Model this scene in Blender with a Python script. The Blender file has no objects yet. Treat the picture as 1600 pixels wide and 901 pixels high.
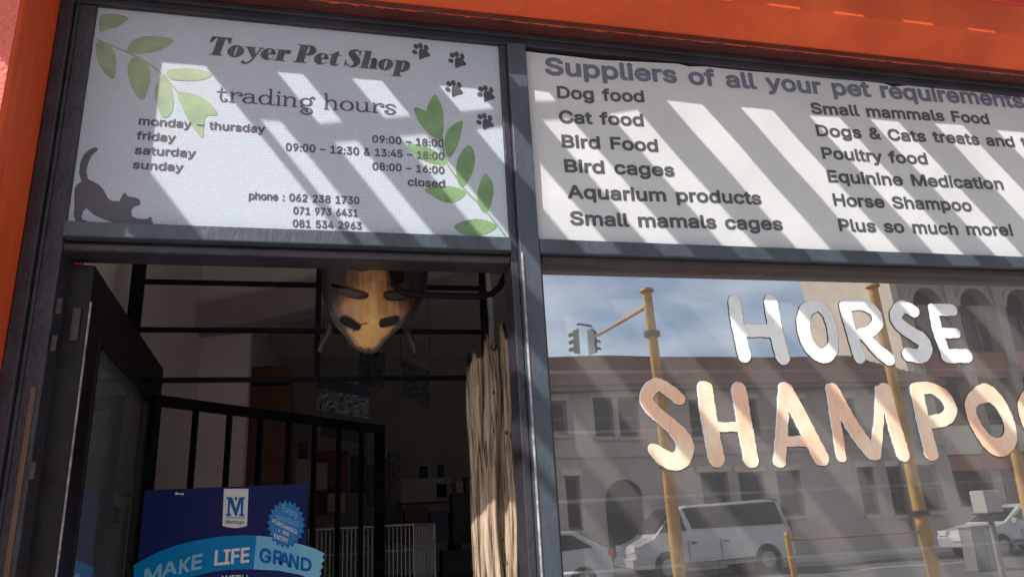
import bpy, bmesh, math, random
import numpy as np
from mathutils import Vector, Matrix
random.seed(7); rng = np.random.default_rng(7)
C = bpy.data.collections.new("scene"); S = bpy.context.scene; S.collection.children.link(C)
R_ = math.radians

# ------------------------------------------------------------------ camera, sky, sun, exposure
ROT = np.array([[0.9727131443847039, -0.020156010073443514, -0.23113388760443837],
                [-0.22575442394642067, -0.3120198102568273, -0.9228643335159903],
                [-0.05351708895148969, 0.94986176534547, -0.30805607918842576]])
CAM = np.array([0.0, -1.35, 1.6]); FOC = 1157.0
cd = bpy.data.cameras.new("camera"); cam = bpy.data.objects.new("camera", cd); C.objects.link(cam)
M4 = Matrix.Identity(4)
for i in range(3):
    for j in range(3): M4[i][j] = float(ROT[i, j])
    M4[i][3] = float(CAM[i])
cam.matrix_world = M4
cd.sensor_width = 36.0; cd.lens = FOC / 1600 * 36.0; cd.clip_start = 0.02; cd.clip_end = 2000
S.camera = cam
SUN = Vector((-1.19, -1.0, 1.57))                     # towards the sun
w = bpy.data.worlds.new("World"); S.world = w; w.use_nodes = True
nt = w.node_tree; bg = nt.nodes['Background']
sky = nt.nodes.new('ShaderNodeTexSky'); sky.sky_type = 'NISHITA'; sky.sun_disc = False
sky.sun_elevation = math.atan2(SUN.z, math.hypot(SUN.x, SUN.y)); sky.sun_rotation = math.atan2(SUN.x, SUN.y)
sky.dust_density = 1.6; sky.air_density = 1.0
tcw = nt.nodes.new('ShaderNodeTexCoord'); mpw = nt.nodes.new('ShaderNodeMapping'); mpw.inputs['Scale'].default_value = (1, 1, 2.6)
nz = nt.nodes.new('ShaderNodeTexNoise'); nz.inputs['Scale'].default_value = 3.2; nz.inputs['Detail'].default_value = 6; nz.inputs['Roughness'].default_value = .55
cr = nt.nodes.new('ShaderNodeValToRGB'); cr.color_ramp.elements[0].position = .36; cr.color_ramp.elements[1].position = .72
cr.color_ramp.elements[1].color = (.85, .85, .85, 1)
mx = nt.nodes.new('ShaderNodeMixRGB'); mx.inputs[2].default_value = (8.5, 8.8, 9.4, 1)
nt.links.new(tcw.outputs['Generated'], mpw.inputs[0]); nt.links.new(mpw.outputs[0], nz.inputs[0]); nt.links.new(nz.outputs['Fac'], cr.inputs[0])
nt.links.new(cr.outputs[0], mx.inputs[0]); nt.links.new(sky.outputs[0], mx.inputs[1]); nt.links.new(mx.outputs[0], bg.inputs[0])
bg.inputs[1].default_value = 0.125
sl = bpy.data.lights.new("sun", 'SUN'); sl.energy = 4.0; sl.angle = R_(0.53); sl.color = (1.0, .955, .88)
so = bpy.data.objects.new("sun", sl); C.objects.link(so); so.rotation_euler = SUN.to_track_quat('Z', 'Y').to_euler()
S.view_settings.view_transform = 'Standard'; S.view_settings.look = 'None'; S.view_settings.gamma = 1
S.view_settings.exposure = 0.68
S.cycles.max_bounces = 14; S.cycles.diffuse_bounces = 8; S.cycles.glossy_bounces = 6; S.cycles.transparent_max_bounces = 16

# ------------------------------------------------------------------ helpers
GL = 0.030                                            # plane of the big shop window glass
def at(u, v, Y=0.0):
    """pixel of the 1600x901 photograph -> point on the real plane y = Y"""
    d = ROT @ np.array([u - 800, 450.5 - v, -FOC]); t = (Y - CAM[1]) / d[1]
    return CAM + t * d
def xz(u, v, Y=0.0):
    p = at(u, v, Y); return float(p[0]), float(p[2])
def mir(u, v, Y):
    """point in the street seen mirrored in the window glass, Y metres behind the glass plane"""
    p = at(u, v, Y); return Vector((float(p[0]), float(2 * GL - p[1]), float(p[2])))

def mat(name, col, rough=.6, metal=0, noise=0, nscale=8, bump=0, bscale=60, col2=None, stretch=(1, 1, 1), spec=.5, detail=4, coat=0):
    m = bpy.data.materials.new(name); m.use_nodes = True; t = m.node_tree; b = t.nodes['Principled BSDF']
    b.inputs['Base Color'].default_value = (*col, 1); b.inputs['Roughness'].default_value = rough; b.inputs['Metallic'].default_value = metal
    b.inputs['Specular IOR Level'].default_value = spec; b.inputs['Coat Weight'].default_value = coat
    if noise or bump or col2:
        tc = t.nodes.new('ShaderNodeTexCoord'); mp = t.nodes.new('ShaderNodeMapping'); mp.inputs['Scale'].default_value = stretch
        t.links.new(tc.outputs['Object'], mp.inputs[0])
    if noise or col2:
        n = t.nodes.new('ShaderNodeTexNoise'); n.inputs['Scale'].default_value = nscale; n.inputs['Detail'].default_value = detail; n.inputs['Roughness'].default_value = .6
        t.links.new(mp.outputs[0], n.inputs[0])
        r = t.nodes.new('ShaderNodeValToRGB'); r.color_ramp.elements[0].position = .36; r.color_ramp.elements[1].position = .66
        c2 = col2 if col2 else tuple(max(0, c * (1 - noise)) for c in col)
        r.color_ramp.elements[0].color = (*c2, 1); r.color_ramp.elements[1].color = (*col, 1)
        t.links.new(n.outputs['Fac'], r.inputs[0]); t.links.new(r.outputs[0], b.inputs['Base Color'])
    if bump:
        n2 = t.nodes.new('ShaderNodeTexNoise'); n2.inputs['Scale'].default_value = bscale; n2.inputs['Detail'].default_value = 5
        bp = t.nodes.new('ShaderNodeBump'); bp.inputs['Strength'].default_value = bump; bp.inputs['Distance'].default_value = .01
        t.links.new(mp.outputs[0], n2.inputs[0]); t.links.new(n2.outputs['Fac'], bp.inputs['Height']); t.links.new(bp.outputs[0], b.inputs['Normal'])
    return m

class MB:
    """collects boxes, tubes and prisms into one mesh"""
    def __init__(s): s.v = []; s.f = []; s.z = None
    def add(s, vs, fs):
        o = len(s.v); s.v += [tuple(map(float, q)) for q in vs]; s.f += [tuple(i + o for i in f) for f in fs]; return s
    def box(s, x0, x1, y0, y1, z0, z1):
        return s.add([(x0,y0,z0),(x1,y0,z0),(x1,y1,z0),(x0,y1,z0),(x0,y0,z1),(x1,y0,z1),(x1,y1,z1),(x0,y1,z1)],
                     [(0,3,2,1),(4,5,6,7),(0,1,5,4),(1,2,6,5),(2,3,7,6),(3,0,4,7)])
    def quad(s, a, b, c, d): return s.add([a, b, c, d], [(0, 1, 2, 3)])
    def prism(s, poly, axis, a, b):
        """extrude a 2-D polygon; axis 'y': poly in x,z; 'x': poly in y,z; 'z': poly in x,y"""
        f = {'y': lambda p, t: (p[0], t, p[1]), 'x': lambda p, t: (t, p[0], p[1]), 'z': lambda p, t: (p[0], p[1], t)}[axis]
        n = len(poly); vs = [f(p, a) for p in poly] + [f(p, b) for p in poly]
        return s.add(vs, [tuple(range(n)), tuple(range(2*n-1, n-1, -1))] + [(i, (i+1) % n, n+(i+1) % n, n+i) for i in range(n)])
    def tube(s, pts, r, n=10, caps=True):
        pts = [Vector(p) for p in pts]; rs = r if isinstance(r, (list, tuple)) else [r]*len(pts)
        rings = []; up = None
        for i, p in enumerate(pts):
            d = (pts[min(i+1, len(pts)-1)] - pts[max(i-1, 0)]).normalized()
            if up is None: up = Vector((0, 0, 1)) if abs(d.z) < .9 else Vector((0, 1, 0))
            a = d.cross(up).normalized(); up = a.cross(d).normalized()
            rings.append([p + (a*math.cos(2*math.pi*k/n) + up*math.sin(2*math.pi*k/n))*rs[i] for k in range(n)])
        vs = [q for rg in rings for q in rg]; fs = []
        for i in range(len(pts)-1):
            for k in range(n): fs.append((i*n+k, i*n+(k+1) % n, (i+1)*n+(k+1) % n, (i+1)*n+k))
        if caps: fs += [tuple(range(n-1, -1, -1)), tuple(range((len(pts)-1)*n, len(pts)*n))]
        return s.add(vs, fs)
    def build(s, name, m, parent=None, bevel=0, smooth=False, label=None, **kw):
        me = bpy.data.meshes.new(name); me.from_pydata(s.v, [], s.f); 
        bm = bmesh.new(); bm.from_mesh(me); bmesh.ops.recalc_face_normals(bm, faces=bm.faces) if kw.get('recalc', True) else None; bm.to_mesh(me); bm.free()
        if m: me.materials.append(m)
        if smooth:
            for p in me.polygons: p.use_smooth = True
            if smooth != 'all': me.set_sharp_from_angle(angle=R_(38))
        o = bpy.data.objects.new(name, me); C.objects.link(o)
        if parent is not None: o.parent = parent; o.matrix_parent_inverse = parent_world(parent).inverted()
        if bevel:
            b = o.modifiers.new('bevel', 'BEVEL'); b.width = bevel; b.segments = 2; b.limit_method = 'ANGLE'; b.angle_limit = R_(40)
        if label: o['label'] = label
        return o
def parent_world(p):
    m = Matrix.Translation(p.location) @ p.rotation_euler.to_matrix().to_4x4()
    if p.parent is not None: m = parent_world(p.parent) @ p.matrix_parent_inverse @ m
    return m
def thing(name, label, cat, loc=(0,0,0), group=None):
    o = bpy.data.objects.new(name, None); C.objects.link(o); o.location = loc; o.empty_display_size = .1
    o['label'] = label; o['category'] = cat
    if group: o['group'] = group
    return o
def tag(o, label, cat, group=None):
    o['label'] = label; o['category'] = cat
    if group: o['group'] = group
    return o
def struct(o): o['kind'] = 'structure'; return o
def copy_tree(o, parent=None):
    c = o.copy(); C.objects.link(c)
    if parent is not None: c.parent = parent
    for ch in list(o.children): copy_tree(ch, c)
    return c

# ---- signed-distance drawing: print and paint as flat meshes -------------------------------
def seg_d(X, Z, a, b, wa, wb):
    ax, az = a; bx, bz = b; dx, dz = bx-ax, bz-az; L = dx*dx+dz*dz+1e-12
    t = np.clip(((X-ax)*dx+(Z-az)*dz)/L, 0, 1)
    return np.hypot(X-ax-t*dx, Z-az-t*dz) - (wa+(wb-wa)*t)/2
def catmull(pts, n=6, closed=False):
    p = [np.array(q, float) for q in pts]; out = []
    N = len(p)
    for i in range(N if closed else N-1):
        g = lambda k: p[k % N] if closed else p[min(max(k, 0), N-1)]
        p0, p1, p2, p3 = g(i-1), g(i), g(i+1), g(i+2)
        for k in range(n):
            t = k/n
            out.append(.5*((2*p1)+(-p0+p2)*t+(2*p0-5*p1+4*p2-p3)*t*t+(-p0+3*p1-3*p2+p3)*t**3))
    if not closed: out.append(p[-1])
    else: out.append(out[0])
    return out
def stroke_d(X, Z, pts, w=None, smooth=True, closed=False):
    """pts: (x,z) or (x,z,width)"""
    q = [(p[0], p[1], p[2] if len(p) > 2 else w) for p in pts]
    if smooth and len(q) > 2: q = [tuple(a) for a in catmull(q, 5, closed)]
    elif closed: q = q+[q[0]]
    d = np.full(X.shape, 1e9)
    for a, b in zip(q[:-1], q[1:]): d = np.minimum(d, seg_d(X, Z, a[:2], b[:2], a[2], b[2]))
    return d
def poly_d(X, Z, loops):
    d = np.full(X.shape, 1e9); inside = np.zeros(X.shape, bool)
    for lp in loops:
        for (ax, az), (bx, bz) in zip(lp, lp[1:]+lp[:1]):
            d = np.minimum(d, seg_d(X, Z, (ax, az), (bx, bz), 0, 0))
            if az != bz:
                c = ((az > Z) != (bz > Z)) & (X < (bx-ax)*(Z-az)/(bz-az)+ax); inside ^= c
    return np.where(inside, -d, d)
def march(d, x0, z0, h):
    """contour d<0 as flat polygons; returns verts (x,z) and faces"""
    nz_, nx_ = d.shape; V = []; F = []
    ins = d < 0
    for j in range(nz_-1):
        run = None
        row = ins[j]; row2 = ins[j+1]
        cnt = row[:-1].astype(int)+row[1:]+row2[:-1]+row2[1:]
        idx = np.nonzero(cnt)[0]
        prev = -5
        for i in idx:
            if cnt[i] == 4:
                if run is None: run = i
                elif prev != i-1:
                    _q(V, F, x0+run*h, x0+(prev+1)*h, z0+j*h, z0+(j+1)*h); run = i
                prev = i; continue
            if run is not None:
                _q(V, F, x0+run*h, x0+(prev+1)*h, z0+j*h, z0+(j+1)*h); run = None
            cs = [(i, j), (i+1, j), (i+1, j+1), (i, j+1)]; pl = []
            for k in range(4):
                a, b = cs[k], cs[(k+1) % 4]; da, db = d[a[1], a[0]], d[b[1], b[0]]
                if da < 0: pl.append((x0+a[0]*h, z0+a[1]*h))
                if (da < 0) != (db < 0):
                    t = da/(da-db); pl.append((x0+(a[0]+(b[0]-a[0])*t)*h, z0+(a[1]+(b[1]-a[1])*t)*h))
            if len(pl) >= 3: o = len(V); V += pl; F.append(tuple(range(o, o+len(pl))))
        if run is not None: _q(V, F, x0+run*h, x0+(prev+1)*h, z0+j*h, z0+(j+1)*h)
    return V, F
def _q(V, F, a, b, c, d):
    o = len(V); V += [(a, c), (b, c), (b, d), (a, d)]; F.append((o, o+1, o+2, o+3))
def grid(x0, x1, z0, z1, h):
    X, Z = np.meshgrid(np.arange(x0, x1+h, h), np.arange(z0, z1+h, h)); return X, Z
def flat(name, fn, x0, x1, z0, z1, h, y, m, parent, label=None):
    """fn(X,Z) -> signed distance on the facade plane"""
    X, Z = grid(x0, x1, z0, z1, h); V, F = march(fn(X, Z), x0, z0, h)
    if not F: return None
    b = MB(); b.add([(v[0], y, v[1]) for v in V], F)
    return b.build(name, m, parent, label=label, recalc=False)

GLYPHS = {
'!':(98,'34,80 32,254 66,254 64,80;49,-2 43,-1 38,1 33,4 29,9 27,15 26,20 27,26 29,32 33,37 38,40 43,42 49,43 55,42 60,40 65,37 69,32 71,26 72,20 71,15 69,9 65,4 60,1 55,-1'),
'&':(224,'98,-3 82,-2 68,1 55,6 44,13 35,21 27,31 21,42 18,54 17,67 18,77 20,86 24,95 29,103 35,110 42,117 51,124 60,132 70,139 108,168 118,176 127,187 129,192 131,197 131,202 130,210 127,217 123,223 117,227 109,230 101,230 95,230 89,229 84,227 79,224 76,220 73,216 70,211 69,205 68,199 69,193 70,187 73,182 76,176 80,170 84,164 90,157 95,150 102,142 219,0 182,0 86,116 61,146 54,155 48,164 44,172 40,181 38,190 38,199 39,210 41,220 45,229 51,237 58,244 67,249 77,253 88,256 100,257 112,256 123,253 133,249 141,244 148,237 154,230 158,221 161,212 162,202 161,195 160,188 158,181 154,174 150,168 146,162 140,157 134,152 128,146 77,109 68,101 60,94 55,87 51,80 49,73 48,66 49,58 51,50 55,44 59,38 65,33 72,29 79,26 87,24 96,23 106,24 116,26 126,30 135,34 143,41 151,48 157,56 163,65 168,76 172,87 174,99 174,112 204,112 203,97 201,83 198,72 194,62 190,53 185,46 181,40 176,35 173,31 166,23 158,15 147,9 136,3 123,0 111,-3'),
'0':(227,'113,-3 95,-2 79,3 65,12 53,24 42,39 34,57 29,77 25,101 24,127 25,153 29,177 35,197 43,215 53,230 65,242 79,251 95,256 113,258 131,256 147,251 161,242 174,230 184,215 192,197 198,177 201,153 203,127 201,101 198,77 192,57 184,39 174,24 162,12 147,3 131,-2;113,25 125,26 136,30 145,37 153,46 160,58 165,72 169,88 171,107 172,127 171,148 169,166 165,182 160,197 153,208 145,218 136,224 125,228 113,230 101,228 91,224 82,218 73,208 67,197 62,182 58,166 55,148 55,127 55,107 58,88 62,72 67,58 73,46 82,37 91,30 101,26'),
'1':(227,'38,0 38,27 195,27 195,0;138,254 138,0 106,0 106,224 105,224 43,179 43,213 99,254'),
'2':(227,'32,0 32,24 117,114 126,124 134,133 141,141 147,149 152,156 155,163 158,170 160,178 160,186 159,194 157,202 154,209 149,215 143,220 137,224 129,227 121,229 112,230 102,229 94,227 86,224 79,219 74,213 69,207 66,199 64,190 64,181 33,181 34,196 37,209 43,221 51,232 60,241 72,248 84,253 98,257 112,258 127,257 141,254 153,248 164,241 173,233 181,223 186,211 189,199 191,186 190,177 188,168 185,159 181,150 175,140 168,129 159,118 147,105 133,90 76,30 76,28 195,28 195,0'),
'3':(227,'109,-3 94,-2 80,0 66,5 54,11 44,19 35,29 28,40 24,52 22,66 55,66 56,58 59,50 63,44 69,38 75,33 83,30 91,27 100,25 109,25 119,26 129,27 138,30 145,35 152,40 157,46 161,54 164,63 165,72 164,81 162,90 158,98 153,105 146,112 137,117 127,121 115,123 101,124 78,124 78,150 144,224 144,226 35,226 35,254 186,254 186,230 106,139 106,144 124,145 140,143 154,138 167,131 177,122 185,111 192,99 195,86 196,72 195,58 191,45 185,33 177,22 166,13 154,6 141,1 125,-2'),
'4':(227,'20,53 20,79 123,254 155,254 54,83 54,81 207,81 207,53;141,0 141,61 141,73 141,159 171,159 171,0'),
'5':(227,'111,-3 96,-2 82,1 70,6 59,12 49,20 41,30 35,41 32,53 30,65 61,65 62,58 65,51 69,44 74,39 80,34 87,30 94,27 102,26 111,25 120,26 130,28 138,32 146,38 152,44 157,52 161,61 163,71 164,81 163,92 161,101 157,111 151,119 145,125 137,131 129,135 119,138 109,138 100,138 92,137 84,134 76,131 69,127 64,123 34,126 48,254 183,254 183,226 75,226 67,151 68,151 74,155 81,159 89,162 97,165 106,166 115,167 126,166 137,164 147,160 156,156 165,150 172,143 179,134 185,125 189,116 193,105 195,94 195,82 194,66 191,51 184,38 176,26 166,16 154,8 141,1 126,-2'),
'6':(227,'113,-3 98,-2 84,1 71,7 60,15 50,25 42,37 36,51 33,65 32,81 33,93 35,106 40,119 47,134 56,151 69,170 126,254 161,254 75,131 73,131 75,135 79,140 83,144 87,148 92,151 98,153 104,155 110,157 117,157 132,156 146,153 158,147 169,140 178,131 185,120 190,107 193,94 194,79 193,63 190,49 184,36 176,25 166,15 155,7 142,1 128,-2;113,24 123,25 131,27 139,31 146,37 152,43 157,51 161,59 163,69 164,79 163,89 161,98 157,107 152,114 146,121 139,126 131,130 123,132 113,133 104,132 95,130 87,126 80,121 74,114 69,107 65,99 63,89 62,79 63,69 65,59 69,51 74,43 80,37 87,31 95,27 104,25'),
'7':(227,'48,0 162,224 162,226 31,226 31,254 195,254 195,224 82,0'),
'8':(227,'113,-3 97,-2 82,1 68,6 56,13 45,21 37,31 31,42 27,54 26,68 27,78 29,88 33,98 37,106 43,114 51,121 58,126 67,130 76,132 76,133 65,138 55,145 46,154 40,165 36,177 35,190 36,203 40,214 45,225 53,234 62,242 73,249 85,254 99,257 113,258 128,257 141,254 153,249 164,242 173,234 181,225 186,214 190,203 191,190 190,177 186,165 180,154 171,145 162,138 150,133 150,132 159,130 168,126 176,121 183,114 189,106 194,98 197,88 200,78 200,68 199,54 195,42 189,31 181,21 171,13 158,6 145,1 130,-2;113,25 124,25 134,27 142,30 150,34 156,40 161,46 165,53 168,61 168,69 168,78 165,87 161,94 156,101 149,107 141,111 133,115 123,117 113,118 103,117 93,115 85,111 77,107 70,101 65,94 61,87 58,78 58,69 58,61 61,53 64,46 70,40 76,34 84,30 92,27 102,25;113,145 122,145 130,147 137,150 144,154 149,159 154,165 157,172 159,180 160,188 159,196 157,203 154,210 149,216 144,221 138,225 130,228 122,229 113,230 104,229 96,228 89,225 82,221 77,216 72,210 69,203 67,196 66,188 67,180 69,172 72,165 77,159 82,154 89,150 96,147 104,145'),
'9':(227,'113,258 128,257 142,253 155,247 166,239 176,229 184,217 190,204 193,189 194,173 194,161 191,148 186,135 180,120 170,103 158,84 100,0 65,0 151,124 154,124 151,119 148,115 144,111 139,107 134,104 128,101 122,99 116,98 109,97 94,98 81,102 69,107 58,114 49,124 41,134 36,147 33,161 32,176 33,191 36,205 42,218 50,230 60,239 71,247 84,253 98,257;113,230 104,229 95,227 87,223 80,218 74,211 69,204 66,195 63,186 63,176 63,166 66,156 69,148 74,140 80,134 87,129 95,125 104,122 113,122 123,122 131,125 139,129 146,134 152,140 157,147 161,156 163,165 164,175 163,185 161,195 157,204 152,211 146,218 139,223 131,227 123,229'),
':':(94,'48,-2 42,-1 36,1 31,4 28,9 26,15 25,20 26,27 28,32 31,37 36,40 42,43 48,43 54,43 59,40 64,37 68,32 70,27 71,20 70,15 68,9 64,4 59,1 54,-1;48,135 42,136 36,138 31,142 28,147 26,152 25,158 26,164 28,170 31,174 36,178 42,180 48,181 54,180 59,178 64,174 68,170 70,164 71,158 70,152 68,147 64,142 59,138 54,136'),
'=':(227,'36,122 36,151 191,151 191,122;36,48 36,77 191,77 191,48'),
'A':(240,'8,0 101,254 138,254 231,0 198,0 144,151 140,161 136,173 132,186 127,201 122,219 116,239 123,239 117,219 111,201 106,185 102,172 98,161 95,151 43,0;55,71 55,99 185,99 185,71'),
'B':(228,'30,0 30,254 121,254 137,253 152,250 164,245 175,239 184,230 190,221 195,210 198,199 199,187 198,177 197,168 193,160 189,153 184,148 178,143 172,139 165,136 157,133 157,131 166,130 174,127 182,123 189,117 196,110 201,102 205,92 208,81 209,68 208,56 205,44 200,33 193,24 184,16 172,9 158,4 142,1 123,0;62,29 122,29 140,30 154,34 165,40 172,48 176,58 178,68 177,77 175,85 171,92 166,99 160,104 153,109 144,113 135,115 124,115 62,115;62,143 119,143 128,143 136,145 144,148 151,152 157,157 162,163 165,170 167,178 168,186 167,197 163,206 156,214 147,221 135,225 120,226 62,226'),
'C':(255,'134,-3 113,-2 93,4 75,12 59,25 46,40 35,58 27,78 22,101 20,127 22,153 27,176 35,197 46,215 59,230 75,242 93,251 113,256 134,258 146,257 158,255 170,252 181,248 191,242 201,236 210,228 217,219 224,209 229,198 234,187 236,174 204,174 202,183 199,190 195,197 190,204 185,209 179,214 172,218 165,222 158,224 150,226 142,228 134,228 119,227 105,223 92,216 80,207 71,196 62,182 57,166 53,148 52,127 53,107 57,88 63,72 71,59 80,47 92,38 105,32 119,28 134,26 142,27 150,28 158,30 165,33 172,36 179,40 185,45 190,51 195,57 199,64 202,72 204,80 236,80 234,68 229,56 224,45 217,36 210,27 201,19 192,12 181,7 170,2 159,-1 146,-3'),
'D':(251,'109,0 48,0 48,29 107,29 127,30 144,34 159,40 171,49 182,61 189,75 195,90 198,108 200,128 198,147 195,165 190,180 182,194 172,205 160,214 145,221 129,225 110,226 47,226 47,254 113,254 136,253 157,248 176,239 192,228 206,213 217,196 225,175 229,153 231,128 229,102 224,80 217,59 206,42 192,27 175,15 156,7 134,2;62,254 62,0 30,0 30,254'),
'E':(209,'30,0 30,254 186,254 186,226 62,226 62,143 178,143 178,114 62,114 62,29 188,29 188,0'),
'F':(205,'30,0 30,254 185,254 185,226 62,226 62,139 173,139 173,111 62,111 62,0'),
'G':(260,'134,-3 113,-2 93,4 75,13 59,25 45,40 35,58 27,78 22,102 20,127 22,153 27,176 35,197 45,215 59,230 74,242 92,251 112,256 132,258 146,257 158,255 170,252 181,247 192,242 202,235 210,227 218,218 225,208 230,198 234,186 237,174 204,174 201,182 198,190 194,197 189,203 184,208 178,213 172,218 165,221 158,224 150,226 141,227 133,228 118,227 104,223 92,216 80,207 70,196 62,182 57,166 53,148 52,127 53,107 57,88 63,72 71,59 81,47 92,38 105,32 119,28 134,26 148,27 161,31 172,36 183,43 191,51 198,62 203,74 206,87 207,101 217,100 141,100 141,128 239,128 239,100 237,80 233,62 225,45 215,31 203,19 188,9 172,2 154,-2'),
'H':(258,'30,0 30,254 62,254 62,144 196,144 196,254 228,254 228,0 196,0 196,116 62,116 62,0'),
'I':(150,'16,0 16,29 59,29 59,226 16,226 16,254 135,254 135,226 91,226 91,29 135,29 135,0'),
'K':(233,'52,73 52,108 58,116 64,123 70,131 75,138 81,145 87,152 93,159 100,165 106,172 182,254 224,254 116,138 114,138;30,0 30,254 62,254 62,167 62,112 62,97 62,0;186,0 94,130 114,155 224,0'),
'L':(196,'30,0 30,254 62,254 62,29 181,29 181,0'),
'M':(314,'30,0 30,254 76,254 139,94 144,79 150,61 152,55 154,48 156,42 161,24 154,24 159,41 165,61 171,79 173,85 175,89 176,94 238,254 284,254 284,0 252,0 252,145 252,163 253,184 253,207 253,229 256,229 254,221 251,213 249,205 241,181 238,174 236,167 234,161 228,145 171,0 143,0 85,145 83,150 82,155 80,160 72,181 70,188 67,196 65,204 62,212 59,220 56,229 59,229 60,208 60,186 61,164 61,145 61,0'),
'N':(262,'30,0 30,254 68,254 172,91 174,87 178,82 181,75 185,69 189,61 194,53 198,45 203,36 207,27 202,27 202,36 201,45 200,54 200,63 200,71 200,79 199,97 199,254 232,254 232,0 193,0 101,145 97,152 93,158 89,165 84,173 79,181 74,191 54,226 60,227 61,192 62,182 62,172 62,164 62,157 62,150 62,145 62,0'),
'P':(222,'30,0 30,254 118,254 136,253 152,250 166,244 178,236 187,226 195,215 200,202 203,189 204,174 203,159 200,145 195,133 187,121 178,112 166,104 152,98 136,94 118,93 55,93 55,121 116,121 129,122 139,124 149,128 156,133 162,139 167,147 170,155 172,164 172,174 172,184 170,193 167,201 162,208 156,214 148,219 139,223 129,225 116,226 62,226 62,0'),
'R':(224,'30,0 30,254 118,254 136,253 153,250 167,244 178,237 188,227 195,217 200,204 204,191 205,176 204,161 200,148 195,136 188,125 178,116 166,109 152,103 136,100 118,99 48,99 48,128 117,128 129,128 140,130 149,133 156,138 162,143 167,150 170,158 172,167 173,176 172,186 170,194 167,202 162,209 156,215 149,220 140,223 129,225 116,226 62,226 62,0;177,0 115,115 151,115 214,0'),
'S':(223,'112,-4 94,-3 78,0 64,5 51,11 41,20 32,30 25,42 21,54 19,68 52,68 54,59 57,51 62,44 68,38 75,33 83,29 92,27 102,25 112,25 123,25 133,27 143,30 151,34 159,40 165,46 169,53 172,61 173,70 172,77 170,84 166,89 161,94 155,99 148,102 140,106 132,108 122,111 92,120 72,126 56,135 43,145 34,156 28,170 26,186 27,200 31,213 37,224 46,234 57,242 69,249 83,254 97,257 114,258 130,257 145,254 158,249 170,242 180,234 189,224 195,213 199,202 200,189 169,189 166,201 160,211 151,219 140,225 127,228 112,229 102,229 92,227 84,224 76,220 70,215 64,209 61,203 58,195 58,188 58,180 61,173 65,167 71,162 78,158 85,154 92,151 99,149 106,147 132,140 140,137 148,135 156,132 164,128 172,124 179,119 186,113 192,106 197,99 201,90 203,80 204,69 203,56 199,43 193,32 185,21 174,13 162,5 147,0 130,-3'),
'T':(224,'16,226 16,254 208,254 208,226 128,226 128,0 96,0 96,226'),
'U':(259,'129,-4 110,-3 93,1 77,8 63,17 52,27 42,40 36,54 31,70 30,87 30,254 62,254 62,89 63,77 66,66 70,57 77,48 84,40 94,34 104,29 116,27 129,26 143,27 155,29 165,34 175,40 182,48 188,57 193,66 195,77 196,89 196,254 229,254 229,87 227,70 223,54 216,40 207,27 195,17 182,8 166,1 149,-3'),
'W':(343,'78,0 8,254 41,254 82,98 84,90 86,81 88,73 90,64 92,55 93,47 95,38 97,29 98,20 95,20 96,29 98,38 100,47 102,55 104,64 106,73 108,81 110,90 112,98 153,254 190,254 231,98 233,90 235,81 237,73 239,64 241,55 243,47 245,38 247,29 249,20 244,20 246,29 248,38 249,47 251,55 253,64 255,73 261,98 302,254 335,254 265,0 228,0 184,161 181,172 178,184 176,196 173,209 170,222 168,237 175,237 172,223 170,210 167,197 165,185 162,173 159,161 115,0'),
'Y':(236,'102,0 102,104 8,254 46,254 96,172 101,163 107,155 111,146 116,137 120,127 125,115 112,115 116,127 121,137 126,146 130,155 135,164 140,172 191,254 228,254 134,104 134,0'),
'a':(195,'80,-4 68,-4 57,-1 47,2 38,8 30,14 24,22 19,32 16,42 15,54 16,64 18,73 22,80 26,87 32,92 39,97 46,100 54,103 63,105 71,107 80,109 89,110 100,111 109,112 117,113 123,114 129,116 133,117 138,127 138,128 137,136 136,142 133,148 130,153 125,158 120,161 113,163 106,165 98,165 89,165 82,164 75,161 69,158 63,154 59,150 55,146 52,142 50,137 20,146 26,156 32,165 39,173 48,179 57,184 66,188 77,190 87,192 97,192 104,192 112,191 119,190 128,187 135,184 143,180 150,175 156,168 161,160 165,150 168,139 168,126 168,0 138,0 138,26 136,26 134,21 130,17 126,12 121,8 115,4 108,1 100,-2 90,-4;85,23 96,23 106,26 114,29 121,34 127,40 132,47 135,54 137,61 138,69 138,95 130,91 116,88 110,87 105,86 100,86 88,84 81,83 74,81 67,79 61,77 56,74 52,70 48,65 47,59 46,52 46,46 48,41 51,36 55,32 59,29 65,26 71,24 78,23'),
'c':(198,'104,-4 87,-3 72,1 58,8 46,17 36,29 28,43 22,58 18,75 17,94 18,113 22,130 28,146 36,159 46,171 58,180 72,187 87,191 104,192 113,192 122,191 130,189 138,186 146,182 153,178 159,173 165,167 170,161 174,154 178,146 181,138 151,131 150,136 148,140 145,145 135,155 131,158 126,161 121,162 116,164 110,165 104,165 92,164 81,161 73,155 65,148 59,139 54,129 51,118 49,106 48,94 49,81 51,70 54,59 59,49 65,40 73,33 81,28 92,24 104,23 110,24 116,24 121,26 126,28 131,30 135,33 139,36 143,40 146,44 148,49 150,54 152,59 181,51 179,43 175,35 171,28 165,22 160,16 153,11 146,6 138,3 130,0 122,-2 113,-4'),
'd':(212,'98,-4 82,-3 68,1 56,8 44,17 35,29 27,42 22,58 18,75 17,94 18,113 22,131 27,146 35,160 45,171 56,180 69,187 83,191 98,192 109,192 118,190 126,186 133,182 139,178 144,173 147,168 151,164 153,160 155,160 155,254 186,254 186,0 156,0 156,29 153,29 151,25 147,21 143,16 139,11 133,6 126,2 118,-1 109,-3;102,23 113,24 123,27 132,32 139,39 145,48 150,58 153,69 155,81 156,95 155,108 153,120 150,131 145,141 139,149 132,156 123,161 113,164 102,165 91,164 81,161 72,156 65,149 59,140 54,131 51,120 49,108 48,95 49,82 51,70 54,58 59,48 65,40 73,33 81,28 91,24'),
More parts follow.
